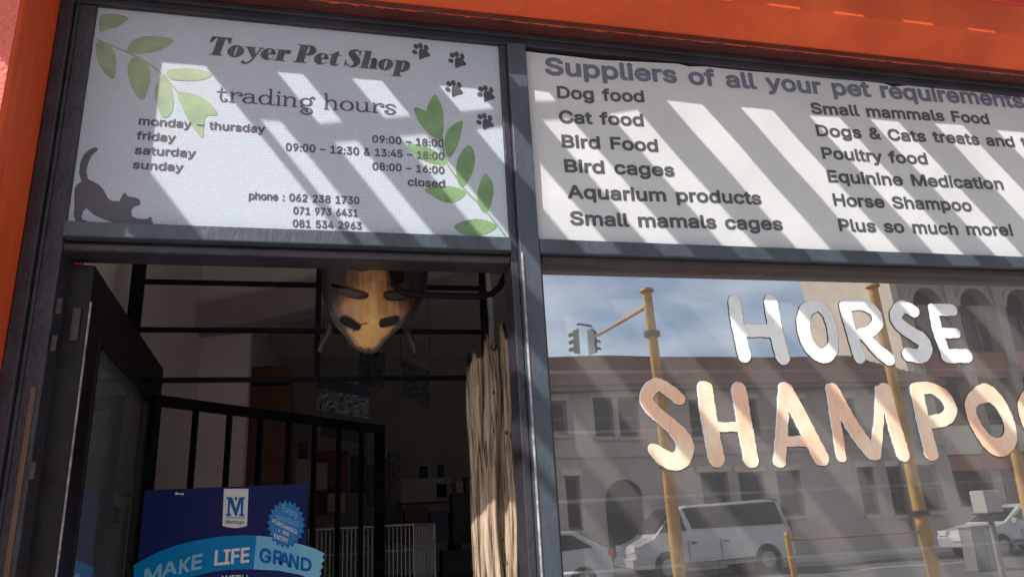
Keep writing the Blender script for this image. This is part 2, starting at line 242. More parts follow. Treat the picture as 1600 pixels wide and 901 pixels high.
'e':(202,'106,-4 88,-3 73,1 58,8 46,17 36,29 28,42 22,58 18,75 17,93 18,112 22,129 28,145 36,159 46,170 58,180 71,187 86,191 103,192 113,192 123,190 133,187 142,183 151,177 160,170 167,162 173,152 179,141 182,128 185,113 186,97 186,85 37,85 37,110 169,110 155,101 154,113 152,124 149,134 144,143 138,151 131,157 123,161 113,164 103,165 92,164 82,161 73,157 66,151 59,143 54,135 51,125 49,116 48,105 48,89 49,75 51,64 55,53 61,44 67,37 76,31 85,26 95,24 106,23 114,23 120,25 127,26 133,29 138,32 143,36 147,41 150,47 153,53 182,45 179,36 174,27 168,20 160,13 151,7 141,2 130,-1 119,-3'),
'f':(127,'114,190 114,164 3,164 3,190;40,0 40,216 41,226 44,235 48,243 53,250 60,255 68,259 76,262 85,264 94,265 100,265 106,264 111,263 121,260 114,234 107,236 97,237 89,236 82,234 77,230 74,225 72,218 71,209 71,0'),
'g':(213,'103,-75 90,-75 78,-73 67,-70 57,-66 49,-61 41,-55 35,-49 30,-42 25,-35 51,-20 54,-24 57,-29 61,-33 65,-37 71,-41 77,-44 85,-47 93,-48 103,-49 118,-47 130,-44 141,-38 149,-29 154,-17 156,-3 156,34 153,34 150,30 147,26 143,21 139,16 133,12 126,8 118,5 109,3 97,2 83,4 69,7 56,13 45,22 35,32 28,45 22,60 18,77 17,96 18,114 22,131 27,147 35,160 45,171 56,180 69,187 83,191 98,192 109,192 119,190 127,186 134,182 139,178 144,173 148,168 151,164 154,159 157,159 157,190 186,190 186,-4 185,-20 181,-33 175,-45 167,-54 157,-62 145,-68 132,-72 118,-74;102,30 113,30 123,33 132,38 139,44 145,51 150,61 153,71 156,83 156,96 156,109 153,121 150,132 145,141 139,150 132,156 123,161 114,164 102,165 91,164 81,161 73,156 65,149 59,141 54,131 51,120 49,109 48,96 49,84 51,72 54,61 59,52 65,44 73,38 81,33 91,30'),
'h':(205,'57,113 57,0 26,0 26,254 57,254 57,144 51,144 58,159 66,172 76,181 87,187 100,191 114,192 126,191 137,189 148,184 157,178 164,170 170,160 175,149 178,135 179,120 179,0 148,0 148,118 147,131 143,143 136,152 128,159 117,163 105,165 96,164 88,162 80,159 74,154 68,148 63,141 60,133 58,124'),
'i':(83,'26,0 26,190 57,190 57,0;42,221 36,222 31,224 27,227 23,231 21,236 21,242 21,247 23,252 27,256 31,259 36,261 42,262 47,261 52,259 57,256 60,252 62,247 63,242 62,236 60,231 57,227 52,224 47,222'),
'l':(95,'70,-1 56,0 45,4 37,10 31,19 27,29 26,42 26,254 57,254 57,49 57,42 58,35 60,31 73,26 80,26 85,27 90,1 81,0'),
'm':(305,'26,0 26,190 56,190 56,148 54,148 57,157 61,166 66,173 72,179 79,184 86,188 94,191 102,193 110,193 123,192 134,187 144,180 151,171 157,160 160,147 156,147 159,156 163,164 169,172 175,178 182,183 190,187 199,191 208,192 218,193 229,192 239,190 249,186 257,180 264,173 270,164 275,154 278,141 278,128 278,0 248,0 248,127 247,139 243,149 236,156 228,161 219,164 209,165 201,165 194,163 187,160 181,156 177,151 173,145 170,139 168,131 168,124 168,0 137,0 137,130 136,140 132,148 126,156 119,161 110,164 100,165 92,165 85,163 79,160 73,156 67,151 63,145 60,137 58,129 57,119 57,0'),
'n':(205,'57,113 57,0 26,0 26,190 56,190 56,144 51,144 58,159 66,172 76,181 87,187 100,191 114,192 126,191 137,189 147,184 156,178 164,170 170,160 175,149 178,135 179,120 179,0 148,0 148,118 147,131 143,143 136,152 128,159 117,163 105,165 96,164 88,162 80,159 74,154 68,148 63,141 60,133 58,124'),
'o':(208,'104,-4 87,-3 72,1 58,8 46,17 36,29 28,43 22,58 18,75 17,94 18,113 22,130 28,146 36,159 46,171 58,180 72,187 87,191 104,192 120,191 136,187 149,180 161,171 171,159 180,146 186,130 189,113 191,94 189,75 186,58 180,43 171,29 161,17 149,8 136,1 120,-3;104,23 116,24 126,28 135,33 143,40 149,49 154,59 157,70 159,81 160,94 159,106 157,118 154,129 149,139 143,148 135,155 126,161 116,164 104,165 92,164 81,161 73,155 65,148 59,139 54,129 51,118 49,106 48,94 49,81 51,70 54,59 59,49 65,40 73,33 81,28 92,24'),
'p':(212,'26,-71 26,190 56,190 56,160 59,160 62,164 65,168 69,173 73,178 79,182 86,186 94,190 103,192 115,192 130,191 144,187 156,180 168,171 177,160 185,146 191,131 194,113 195,94 194,75 191,58 185,42 177,29 168,17 157,8 144,1 130,-3 115,-4 104,-3 94,-1 86,2 79,6 74,11 69,16 65,21 62,25 59,29 57,29 57,-71;110,23 121,24 131,28 140,33 147,40 153,48 158,58 161,70 163,82 164,95 163,108 161,120 158,131 153,140 147,149 140,156 131,161 121,164 110,165 99,164 89,161 81,156 73,149 67,141 62,131 59,120 57,108 56,95 57,81 59,69 63,58 67,48 73,39 81,32 89,27 99,24'),
'q':(212,'186,-71 155,-71 155,29 153,29 151,25 147,21 143,16 139,11 133,6 126,2 118,-1 109,-3 98,-4 82,-3 68,1 56,8 44,17 35,29 27,42 22,58 18,75 17,94 18,113 22,131 27,146 35,160 45,171 56,180 69,187 83,191 98,192 109,192 118,190 126,186 133,182 139,178 144,173 147,168 151,164 153,160 156,160 156,190 186,190;102,23 113,24 123,27 132,32 139,39 145,48 150,58 153,69 155,81 156,95 155,108 153,120 150,131 145,141 139,149 132,156 123,161 113,164 102,165 91,164 81,161 72,156 65,149 59,140 54,131 51,120 49,108 48,95 49,82 51,70 54,58 59,48 65,40 73,33 81,28 91,24'),
'r':(130,'26,0 26,190 56,190 56,160 58,160 62,169 68,177 76,184 85,188 96,191 107,192 115,192 122,192 122,161 115,162 103,163 95,162 87,160 80,157 73,153 67,148 63,142 60,135 58,127 57,118 57,0'),
's':(182,'91,-4 78,-3 67,-2 56,2 46,6 38,12 31,19 25,27 21,37 18,47 47,53 50,44 55,36 62,30 70,26 80,24 91,23 103,24 113,26 122,31 129,37 133,44 134,51 133,58 131,63 127,68 122,72 115,75 106,78 75,85 59,90 46,96 36,104 29,113 25,124 23,137 24,147 27,157 33,166 39,173 48,180 58,185 69,189 81,191 94,192 106,192 117,190 127,186 136,182 143,176 149,170 155,162 159,154 162,145 134,139 131,146 127,152 121,158 114,163 105,165 94,166 83,165 74,163 65,158 59,153 56,146 54,139 55,132 58,126 62,122 68,118 76,114 86,111 115,105 131,100 143,93 153,86 160,76 164,66 166,53 165,43 161,33 156,24 149,16 140,9 130,3 118,-1 105,-3'),
't':(114,'102,190 102,164 3,164 3,190;32,236 63,236 63,49 64,41 65,35 68,31 72,27 78,26 85,25 93,26 101,27 107,1 96,-1 84,-2 69,-1 56,4 46,11 38,20 34,32 32,46'),
'u':(205,'91,-3 79,-2 68,1 57,5 48,12 41,20 35,29 30,41 27,54 26,69 26,190 57,190 57,72 58,58 62,47 68,37 77,31 88,26 100,25 109,26 117,28 125,31 131,36 137,41 142,48 145,57 147,66 148,76 148,190 179,190 179,0 149,0 149,46 154,46 147,30 139,18 129,8 117,2 105,-1'),
'v':(195,'81,0 9,190 42,190 83,78 87,66 90,55 93,43 97,32 100,21 103,10 92,10 95,21 98,32 101,43 105,55 108,66 112,78 152,190 186,190 113,0'),
'y':(195,'24,-69 31,-43 36,-44 41,-45 47,-45 52,-44 57,-43 61,-41 65,-37 69,-32 72,-26 75,-18 81,-1 9,190 42,190 83,78 87,66 90,55 93,43 96,32 100,21 103,10 92,10 95,21 98,32 101,43 104,55 108,66 112,78 153,190 186,190 102,-29 98,-38 93,-47 88,-54 83,-59 76,-64 70,-68 62,-70 54,-72 46,-73 32,-72'),
'–':(175,'175,122 175,94 0,94 0,122'),
}

def text_loops(s, track=0):
    x = 0; L = []
    for ch in s:
        if ch == ' ': x += 135+track; continue
        adv, enc = GLYPHS[ch]
        for lp in enc.split(';'):
            L.append([(float(a)+x, float(b)) for a, b in (p.split(',') for p in lp.split())])
        x += adv+track
    return L
def text(name, s, p0, p1, cap, y, m, parent, bold=9.5, h=.0011, track=0, label=None, slant=0, rise=0, alt_a=False):
    """a printed line from p0 (left, baseline) to p1 (right, baseline) in facade x,z metres"""
    L = text_loops(s, track)
    xs = [p[0] for l in L for p in l]; x_0, x_1 = min(xs)-bold, max(xs)+bold
    k = cap/(254+2*bold)
    sx = (p1[0]-p0[0])/(x_1-x_0)
    tan = (p1[1]-p0[1])/(p1[0]-p0[0])
    L = [[((a-x_0)*sx, (b+bold)*k) for a, b in l] for l in L]
    ww = p1[0]-p0[0]; hh = cap*1.45
    X, Z = grid(-.002, ww+.004, -cap*.42, cap*1.2, h)
    d = np.full(X.shape, 1e9)
    # glyph by glyph on its own window, for speed
    groups = []
    for l in L:
        a, b = min(q[0] for q in l), max(q[0] for q in l)
        for g in groups:
            if a < g[1] and b > g[0]: g[2].append(l); g[0] = min(a, g[0]); g[1] = max(b, g[1]); break
        else: groups.append([a, b, [l]])
    e = bold*(k*.5+sx*.5)
    for a, b, ls in groups:
        i0 = max(0, int((a-e*2+.002)/h)-2); i1 = min(X.shape[1], int((b+e*2+.002)/h)+3)
        d[:, i0:i1] = np.minimum(d[:, i0:i1], poly_d(X[:, i0:i1], Z[:, i0:i1], ls)-e)
    V, F = march(d, -.002, -cap*.42, h)
    yf = y if callable(y) else (lambda x, z: y)
    b = MB(); b.add([(lambda x, z: (x, yf(x, z), z))(p0[0]+v[0]+slant*v[1], p0[1]+v[1]+tan*v[0]) for v in V], F)
    return b.build(name, m, parent, label=label, recalc=False)
def ellipse(cx, cz, rx, rz, n=28): return [(cx+rx*math.cos(2*math.pi*i/n), cz+rz*math.sin(2*math.pi*i/n)) for i in range(n)]

def split_runs(V, F, h):
    V2 = []; F2 = []
    for f in F:
        p = [V[i] for i in f]; w_ = max(q[0] for q in p)-min(q[0] for q in p)
        if len(p) == 4 and w_ > h*1.5:
            n = round(w_/h); a, c = min(q[0] for q in p), min(q[1] for q in p)
            for k in range(n): o = len(V2); V2 += [(a+k*h, c), (a+k*h+h, c), (a+k*h+h, c+h), (a+k*h, c+h)]; F2.append((o, o+1, o+2, o+3))
        else: o = len(V2); V2 += p; F2.append(tuple(range(o, o+len(p))))
    return V2, F2

# ------------------------------------------------------------------ materials
M = {}
M['orange'] = mat('orange paint', (.74, .108, .026), .5, noise=.22, nscale=5, bump=.45, bscale=28, col2=(.56, .072, .018), stretch=(1, 1, .35), spec=.3, detail=9)
M['redband'] = mat('red paint', (.62, .035, .015), .45, noise=.2, nscale=4, bump=.2, bscale=40)
M['pink'] = mat('flare pink plaster', (.78, .16, .12), .7, bump=.7, bscale=120, noise=.2, nscale=10)  # pink of the lens flare on the pilaster front, put into the colour
M['maroon'] = mat('maroon paint', (.10, .022, .02), .5, noise=.4, nscale=9, bump=.3, bscale=50)
M['frame'] = mat('blue grey frame paint', (.058, .073, .093), .42, noise=.3, nscale=14, bump=.18, bscale=90, stretch=(1, 1, .5))
M['frame_dark'] = mat('dark frame paint', (.040, .037, .050), .4, noise=.4, nscale=12, bump=.2, bscale=80)
M['bead'] = mat('brown glazing bead', (.055, .036, .034), .45, noise=.4, nscale=16)
M['chip'] = mat('chipped paint edge', (.42, .40, .40), .7, noise=.6, nscale=60)
M['black_iron'] = mat('black iron', (.007, .005, .006), .6, spec=.15, noise=.4, nscale=20)
M['door'] = mat('door paint', (.016, .008, .012), .5, spec=.3, noise=.5, nscale=7, bump=.2, bscale=60)
M['hinge'] = mat('worn hinge', (.05, .035, .035), .45, noise=.6, nscale=40)
M['navy'] = mat('navy board', (.008, .015, .10), .45, spec=.15)
M['board_white'] = mat('board white print', (.74, .72, .69), .45)
M['blue_mid'] = mat('blue print', (.0, .21, .50), .35, spec=.15)
M['blue_deep'] = mat('deep blue print', (.0, .12, .40), .35, spec=.15)
M['blue_light'] = mat('light blue print', (.16, .46, .72), .35)
M['blue_fade'] = mat('pale blue print', (.20, .50, .68), .35)
M['white_print'] = mat('white print', (.72, .72, .70), .4)
M['grey_print'] = mat('dark grey print', (.085, .085, .095), .5, noise=.25, nscale=90)
M['p1_print'] = mat('plum print', (.088, .076, .10), .55, noise=.35, nscale=400)
M['p1_title'] = mat('title print', (.115, .10, .12), .55, noise=.55, nscale=220, stretch=(1, 1, .08))
M['head_print'] = mat('blue grey heading print', (.155, .16, .225), .5, noise=.2, nscale=60)
M['leaf_pale'] = mat('pale leaf print', (.30, .40, .23), .6, noise=.35, nscale=22, col2=(.22, .29, .19))
M['leaf_deep'] = mat('green leaf print', (.21, .34, .165), .6, noise=.4, nscale=26, col2=(.13, .23, .11))
M['cat'] = mat('cat print', (.10, .095, .115), .6, noise=.2, nscale=300)

def weave():
    m = mat('mesh banner', (.62, .65, .72), .8); t = m.node_tree; b = t.nodes['Principled BSDF']
    tc = t.nodes.new('ShaderNodeTexCoord')
    outs = []
    for ax, sc in (('X', 118), ('Z', 92)):
        wv = t.nodes.new('ShaderNodeTexWave'); wv.bands_direction = ax; wv.inputs['Scale'].default_value = sc/1.0; wv.inputs['Distortion'].default_value = .25
        wv.inputs['Detail'].default_value = 1; t.links.new(tc.outputs['Object'], wv.inputs[0]); outs.append(wv)
    mu = t.nodes.new('ShaderNodeMath'); mu.operation = 'MULTIPLY'; t.links.new(outs[0].outputs['Fac'], mu.inputs[0]); t.links.new(outs[1].outputs['Fac'], mu.inputs[1])
    n = t.nodes.new('ShaderNodeTexNoise'); n.inputs['Scale'].default_value = 260; n.inputs['Detail'].default_value = 2; t.links.new(tc.outputs['Object'], n.inputs[0])
    ad = t.nodes.new('ShaderNodeMath'); ad.operation = 'MULTIPLY'; t.links.new(mu.outputs[0], ad.inputs[0]); t.links.new(n.outputs['Fac'], ad.inputs[1])
    r = t.nodes.new('ShaderNodeValToRGB'); r.color_ramp.elements[0].position = .12; r.color_ramp.elements[1].position = .42
    r.color_ramp.elements[0].color = (.74, .83, .94, 1); r.color_ramp.elements[1].color = (.28, .29, .38, 1)
    t.links.new(ad.outputs[0], r.inputs[0]); t.links.new(r.outputs[0], b.inputs['Base Color'])
    return m
def translucent(m, f, tint=(1, 1, 1)):
    t = m.node_tree; o = [n for n in t.nodes if n.type == 'OUTPUT_MATERIAL'][0]; b = t.nodes['Principled BSDF']
    tr = t.nodes.new('ShaderNodeBsdfTranslucent'); mi = t.nodes.new('ShaderNodeMixShader'); mi.inputs[0].default_value = f; tr.inputs[0].default_value = (*tint, 1)
    t.links.new(b.outputs[0], mi.inputs[1]); t.links.new(tr.outputs[0], mi.inputs[2]); t.links.new(mi.outputs[0], o.inputs[0]); return m
M['mesh'] = translucent(weave(), .34)
M['banner'] = mat('white pvc banner', (.80, .815, .84), .55, noise=.10, nscale=5, bump=.12, bscale=14); translucent(M['banner'], .27)

def glass(name, fac, dust, tint=(.8, .86, .9), dscale=3.0, smear=(1, 1, 1), dcol=(.55, .52, .5)):
    m = bpy.data.materials.new(name); m.use_nodes = True; t = m.node_tree; t.nodes.clear()
    o = t.nodes.new('ShaderNodeOutputMaterial'); tr = t.nodes.new('ShaderNodeBsdfTransparent'); tr.inputs[0].default_value = (*tint, 1)
    g = t.nodes.new('ShaderNodeBsdfGlossy'); g.inputs['Roughness'].default_value = 0.010; g.inputs[0].default_value = (.96, .98, 1, 1)
    fr = t.nodes.new('ShaderNodeFresnel'); fr.inputs[0].default_value = 1.5
    mm = t.nodes.new('ShaderNodeMath'); mm.operation = 'ADD'; mm.inputs[1].default_value = fac-.04; mm.use_clamp = True; t.links.new(fr.outputs[0], mm.inputs[0])
    m1 = t.nodes.new('ShaderNodeMixShader'); t.links.new(mm.outputs[0], m1.inputs[0]); t.links.new(tr.outputs[0], m1.inputs[1]); t.links.new(g.outputs[0], m1.inputs[2])
    df = t.nodes.new('ShaderNodeBsdfDiffuse'); df.inputs[0].default_value = (*dcol, 1)
    tc = t.nodes.new('ShaderNodeTexCoord'); mp = t.nodes.new('ShaderNodeMapping'); mp.inputs['Scale'].default_value = smear
    n = t.nodes.new('ShaderNodeTexNoise'); n.inputs['Scale'].default_value = dscale; n.inputs['Detail'].default_value = 8; n.inputs['Roughness'].default_value = .7
    r = t.nodes.new('ShaderNodeMapRange'); r.inputs[1].default_value = .35; r.inputs[2].default_value = .72; r.inputs[3].default_value = dust*.75; r.inputs[4].default_value = dust*1.45
    t.links.new(tc.outputs['Object'], mp.inputs[0]); t.links.new(mp.outputs[0], n.inputs[0]); t.links.new(n.outputs['Fac'], r.inputs[0])
    wn = t.nodes.new('ShaderNodeTexNoise'); wn.inputs['Scale'].default_value = 2.2; wn.inputs['Detail'].default_value = 1
    wb = t.nodes.new('ShaderNodeBump'); wb.inputs['Strength'].default_value = .35; wb.inputs['Distance'].default_value = .003
    t.links.new(tc.outputs['Object'], wn.inputs[0]); t.links.new(wn.outputs['Fac'], wb.inputs['Height']); t.links.new(wb.outputs[0], g.inputs['Normal'])
    m2 = t.nodes.new('ShaderNodeMixShader'); t.links.new(r.outputs[0], m2.inputs[0]); t.links.new(m1.outputs[0], m2.inputs[1]); t.links.new(df.outputs[0], m2.inputs[2])
    t.links.new(m2.outputs[0], o.inputs[0]); return m
M['glass'] = glass('shop window glass',  .45, .115, (.92, .95, .96))
M['door_glass'] = glass('dirty door glass', .42, .20, (.5, .55, .58), 8, (1, 1, .35), (.42, .50, .54))

def paint(name, a, b_, streak=(1, 1, .12)):
    """thick brushed paint, thin in places"""
    m = mat(name, a, .42); t = m.node_tree; b = t.nodes['Principled BSDF']
    tc = t.nodes.new('ShaderNodeTexCoord'); mp = t.nodes.new('ShaderNodeMapping'); mp.inputs['Scale'].default_value = (1, 1, .2); mp.inputs['Rotation'].default_value = (0, .12, 0)
    n = t.nodes.new('ShaderNodeTexNoise'); n.inputs['Scale'].default_value = 9; n.inputs['Detail'].default_value = 3
    n2 = t.nodes.new('ShaderNodeTexNoise'); n2.inputs['Scale'].default_value = 150; n2.inputs['Detail'].default_value = 4; n2.inputs['Roughness'].default_value = .7
    t.links.new(tc.outputs['Object'], n.inputs[0]); t.links.new(tc.outputs['Object'], mp.inputs[0]); t.links.new(mp.outputs[0], n2.inputs[0])
    r = t.nodes.new('ShaderNodeValToRGB'); r.color_ramp.elements[0].position = .42; r.color_ramp.elements[1].position = .62; r.color_ramp.elements[0].color = (*a, 1); r.color_ramp.elements[1].color = (*b_, 1)
    t.links.new(n.outputs['Fac'], r.inputs[0])
    r2 = t.nodes.new('ShaderNodeValToRGB'); r2.color_ramp.elements[0].position = .30; r2.color_ramp.elements[1].position = .48; r2.color_ramp.elements[0].color = (.82, .83, .87, 1)
    t.links.new(n2.outputs['Fac'], r2.inputs[0])
    mu = t.nodes.new('ShaderNodeMixRGB'); mu.blend_type = 'MULTIPLY'; mu.inputs[0].default_value = 1; t.links.new(r.outputs[0], mu.inputs[1]); t.links.new(r2.outputs[0], mu.inputs[2]); t.links.new(mu.outputs[0], b.inputs['Base Color'])
    bp = t.nodes.new('ShaderNodeBump'); bp.inputs['Strength'].default_value = .35; bp.inputs['Distance'].default_value = .002; t.links.new(n2.outputs['Fac'], bp.inputs['Height']); t.links.new(bp.outputs[0], b.inputs['Normal'])
    return m
M['white_paint'] = paint('white sign paint', (.82, .83, .82), (.70, .73, .75))
M['peach_paint'] = paint('peach sign paint', (.80, .49, .34), (.82, .66, .50))

# ------------------------------------------------------------------ ground and street bed
def sheet(name, m, x0, x1, y0, y1, z):
    b = MB().quad((x0, y0, z), (x1, y0, z), (x1, y1, z), (x0, y1, z)); return struct(b.build(name, m))
M['earth'] = mat('far ground', (.16, .14, .11), .9, noise=.3, nscale=.05)
M['asphalt'] = mat('asphalt', (.11, .105, .10), .85, noise=.3, nscale=2, bump=.3, bscale=60)
M['pave'] = mat('pavement', (.46, .43, .39), .8, noise=.25, nscale=3, bump=.3, bscale=30)
M['kerb'] = mat('kerb concrete', (.44, .43, .41), .8, noise=.2, nscale=3)
M['roadpaint'] = mat('road paint', (.62, .62, .60), .7, noise=.3, nscale=5)
sheet('ground', M['earth'], -900, 900, -900, 900, -.02)
sheet('road', M['asphalt'], -60, 60, -20.6, -3.4, -.004)
b = MB().box(-60, 60, -3.3, -.16, -.05, .12); struct(b.build('pavement', M['pave']))
b = MB().box(-60, 60, -3.44, -3.3, -.05, .13); struct(b.build('kerb', M['kerb'], bevel=.015))
b = MB().box(-60, 60, -24.1, -20.75, -.05, .13); struct(b.build('far_pavement', M['pave']))
b = MB().box(-60, 60, -20.75, -20.6, -.05, .14); struct(b.build('far_kerb', M['kerb'], bevel=.015))
b = MB()
for k in range(-9, 12): b.quad((k*5.2, -12.06, .002), (k*5.2+3, -12.06, .002), (k*5.2+3, -11.94, .002), (k*5.2, -11.94, .002))
struct(b.build('road_marking', M['roadpaint']))
b = MB().quad((-60, -17.9, .002), (60, -17.9, .002), (60, -17.75, .002), (-60, -17.75, .002)); struct(b.build('road_edge_line', M['roadpaint']))

# ------------------------------------------------------------------ shop building: pilaster, header, walls
JX = -.5236
shop = thing('shop_building', 'orange painted shopfront wall with pilaster and splayed header round the pet shop window', 'building', (0, 0, .12))
MB().box(-3.2, JX, -.158, .3, .0, 5.2).build('pilaster', M['orange'], shop, bevel=.006)
MB().box(-3.2, JX-.005, -.1605, -.158, .1, 5.1).build('plaster_face', M['pink'], shop)
MB().prism([(.30, 2.652), (-.060, 2.652), (-.128, 2.6975), (-.128, 5.2), (.30, 5.2)], 'x', JX, 6.5).build('header', M['orange'], shop, bevel=.0025)
MB().prism([(-.1285, 2.792), (-.134, 2.797), (-.134, 5.15), (-.1285, 5.15)], 'x', JX+.001, 6.5).build('red_band', M['redband'], shop, bevel=.002)
MB().box(JX, 3.96, -.057, .30, 2.640, 2.6505).build('head_reveal', M['maroon'], shop)
ox_ = JX+.002; rg = MB()
while ox_ < 2.6:                                      # ragged brushed edge of the orange coat on the reveal
    st = random.uniform(.006, .03); d1 = random.uniform(0, .006)**1.0; d2 = random.uniform(0, .006)
    rg.add([(ox_, -.0575, 2.6392), (ox_+st, -.0575, 2.6392), (ox_+st, -.0565+d2, 2.6392), (ox_, -.0565+d1, 2.6392)], [(0, 1, 2, 3)]); ox_ += st
rg.build('brushed_paint_edge', M['orange'], shop)
MB().box(3.96, 6.5, -.158, .3, 0, 2.651).build('end_pilaster', M['orange'], shop, bevel=.006)
MB().box(.40, 3.959, -.05, .12, .0, .62).build('stall_riser', M['orange'], shop, bevel=.004)

# ------------------------------------------------------------------ window frame
fr = thing('shopfront_frame', 'dark blue grey painted shopfront frame holding the two signs and the big window', 'window frame', (.37, 0, .12))
m_f, m_d, m_b = M['frame'], M['frame_dark'], M['bead']
MB().box(JX+.001, 3.959, -.012, .06, 2.612, 2.6395).build('frame_head', m_d, fr, bevel=.002)
MB().box(JX+.001, 3.959, -.020, -.012, 2.628, 2.6395).build('head_moulding', m_d, fr, bevel=.0015)
b = MB().box(JX+.001, -.500, -.022, .06, .12, 2.6115); b.box(-.4985, -.4645, -.008, .06, .12, 2.6115); b.build('jamb', m_d, fr, bevel=.002)
MB().box(-.4985, -.4925, -.0135, -.0085, .12, 2.6115).build('jamb_moulding', m_d, fr, bevel=.0015)
# mullion of two posts with a proud seam
b = MB().box(.3535, .3945, -.021, .06, .12, 2.6115); b.build('mullion', m_f, fr, bevel=.002)
MB().box(.3375, .3525, -.008, .06, .12, 2.6115).build('mullion_rebate', m_d, fr, bevel=.0015)
MB().tube([(.3572, -.0225, .12), (.3572, -.0225, 2.118)], .0022, 8).build('mullion_seam', M['chip'], fr, smooth=True)
MB().box(.3955, .402, -.004, .045, .62, 2.1165).build('side_bead', m_b, fr, bevel=.001)
MB().box(-.464, .3370, -.0215, .06, 2.1225, 2.1515).build('transom', m_f, fr, bevel=.0025)
MB().box(.3955, 3.959, -.0215, .06, 2.1205, 2.1505).build('transom', m_f, fr, bevel=.0025)
MB().box(.4025, 3.959, -.006, .045, 2.1040, 2.1200).build('glazing_bead', m_b, fr, bevel=.0015)
b = MB().tube([(-.4640, .006, 2.1125), (.3370, .006, 2.1125)], .0098, 12); b.box(-.464, .337, .008, .06, 2.103, 2.122)
b.build('door_head', m_d, fr, smooth=True)
MB().box(3.90, 3.958, -.021, .06, .62, 2.6115).build('end_post', m_f, fr, bevel=.002)
MB().box(.403, 3.899, -.03, .06, .62, .66).build('sill', m_f, fr, bevel=.002)
MB().quad((.402, GL, .66), (3.90, GL, .66), (3.90, GL, 2.1045), (.402, GL, 2.1045)).build('window_pane', M['glass'], fr)  # widened to the right out of view to let in more daylight
MB().quad((1.962, .010, 2.151), (3.90, .010, 2.151), (3.90, .010, 2.6115), (1.962, .010, 2.6115)).build('window_pane', M['glass'], fr)  # unseen upper pane, added to brighten the interior
# filler blocks and hinges on the door jamb
for u, v in ((92, 478), (84, 536), (50, 735)):
    x, z = xz(u, v, -.009); MB().box(x-.004, x+.005, -.011, -.0085, z-.014, z+.014).build('jamb_block', M['hinge'], fr, bevel=.001)
x, z = xz(60, 640, -.008); MB().box(-.4795, -.4722, -.0115, -.0085, .5, 1.86).build('bare_wood_strip', mat('bare wood strip', (.16, .10, .07), .7, noise=.3, nscale=20), fr)

# ------------------------------------------------------------------ canopy over the pavement (its slats stripe the shop front)
can = thing('slatted_canopy', 'overhead canopy of parallel slats that stripes the shop front with sun', 'canopy', (0, -.158, 2.95))
M['slat'] = mat('canopy slat', (.35, .33, .30), .7, noise=.2, nscale=4)
ZC = 2.95
YC = -(ZC-2.503)/1.57
b = MB().box(-3.2, 6.5, YC, -.14, ZC, ZC+.012); b.build('roof_sheet', M['slat'], can)
YF = -1.80
MB().box(-3.2, 6.5, YF-.06, YF, ZC-.01, ZC+.08).build('front_beam', M['slat'], can)
K = .345                                              # top-line x on the wall minus slat x
slots = [(-.522, -.256), (-.128, -.070), (.019, .087), (.200, .288), (.372, .452), (.548, .636), (.726, .822), (.912, 1.004), (1.092, 1.182), (1.264, 1.352),
         (1.452, 1.545), (1.640, 1.730), (1.825, 1.915), (2.01, 2.10), (2.19, 2.28), (2.37, 2.46), (2.55, 2.65)]
edges = [(-3.1, -2.9), (-2.6, -2.35), (-2.1, -1.9), (-1.65, -1.4), (-1.15, -.977)]
solid = []; prev = -.977
for a, c in slots:
    solid.append((prev, a-K)); prev = c-K
solid.append((prev, prev+.1))
for a, c in edges[:-1]: solid.append((a, c))
for a, c in solid:
    if abs(a+.256+K) < .02:                           # the narrowed slat
        MB().box(a, c, YC-.075, YC, ZC, ZC+.01).build('slat', M['slat'], can)
        MB().box(a, a+.017, YF, YC-.075, ZC, ZC+.01).build('slat', M['slat'], can)
        MB().box(a+.062, c, YF, YC-.075, ZC, ZC+.01).build('slat', M['slat'], can)
    else: MB().box(a, c, YF, YC, ZC, ZC+.01).build('slat', M['slat'], can)
for k in range(21): x = 2.46+k*.19; MB().box(x, x+.09, YF, YC, ZC, ZC+.01).build('slat', M['slat'], can)
def up(X, Z, zp): t = (zp-Z)/1.57; return (X-1.19*t, -t, zp)
MB().tube([up(-.055, 2.360, 2.93), up(.446, 2.4525, 2.93), up(.72, 2.503, 2.93)], .0115, 10).build('brace', M['slat'], can, smooth=True)

# ------------------------------------------------------------------ sign 1: trading hours
Y1 = -.0010
s1 = thing('trading_hours_sign', 'mesh fabric sign with shop name, trading hours, paw prints and cat above the door', 'sign', (-.06, -.001, 2.153))
MB().quad((-.4640, Y1, 2.1520), (.3372, Y1, 2.1520), (.3372, Y1, 2.6118), (-.4640, Y1, 2.6118)).build('sign_sheet', M['mesh'], s1)
def pxs(pts, ox, oy, s, Y): return [xz(ox+p[0]/s, oy+p[1]/s, Y) + tuple(p[2:]) for p in pts]
def bounds(L, m=.006):
    xs = [p[0] for l in L for p in l]; zs = [p[1] for l in L for p in l]; return min(xs)-m, max(xs)+m, min(zs)-m, max(zs)+m
def print_px(name, polys, ox, oy, s, Y, mm, parent, smooth=True, h=.0012, strokes=(), sw=.004, label=None):
    L = [pxs(p, ox, oy, s, Y) for p in polys]
    if smooth: L = [[tuple(q) for q in catmull(l, 4, True)[:-1]] for l in L]
    St = [pxs(p, ox, oy, s, Y) for p in strokes]
    x0, x1, z0, z1 = bounds(L+St)
    def fn(X, Z):
        d = np.full(X.shape, 1e9)
        for l in L: d = np.minimum(d, poly_d(X, Z, [l]))
        for q in St: d = np.minimum(d, stroke_d(X, Z, [tuple(a) for a in q], sw))
        return d
    return flat(name, fn, x0, x1, z0, z1, h, Y, mm, parent, label)
Yp = Y1-.0006
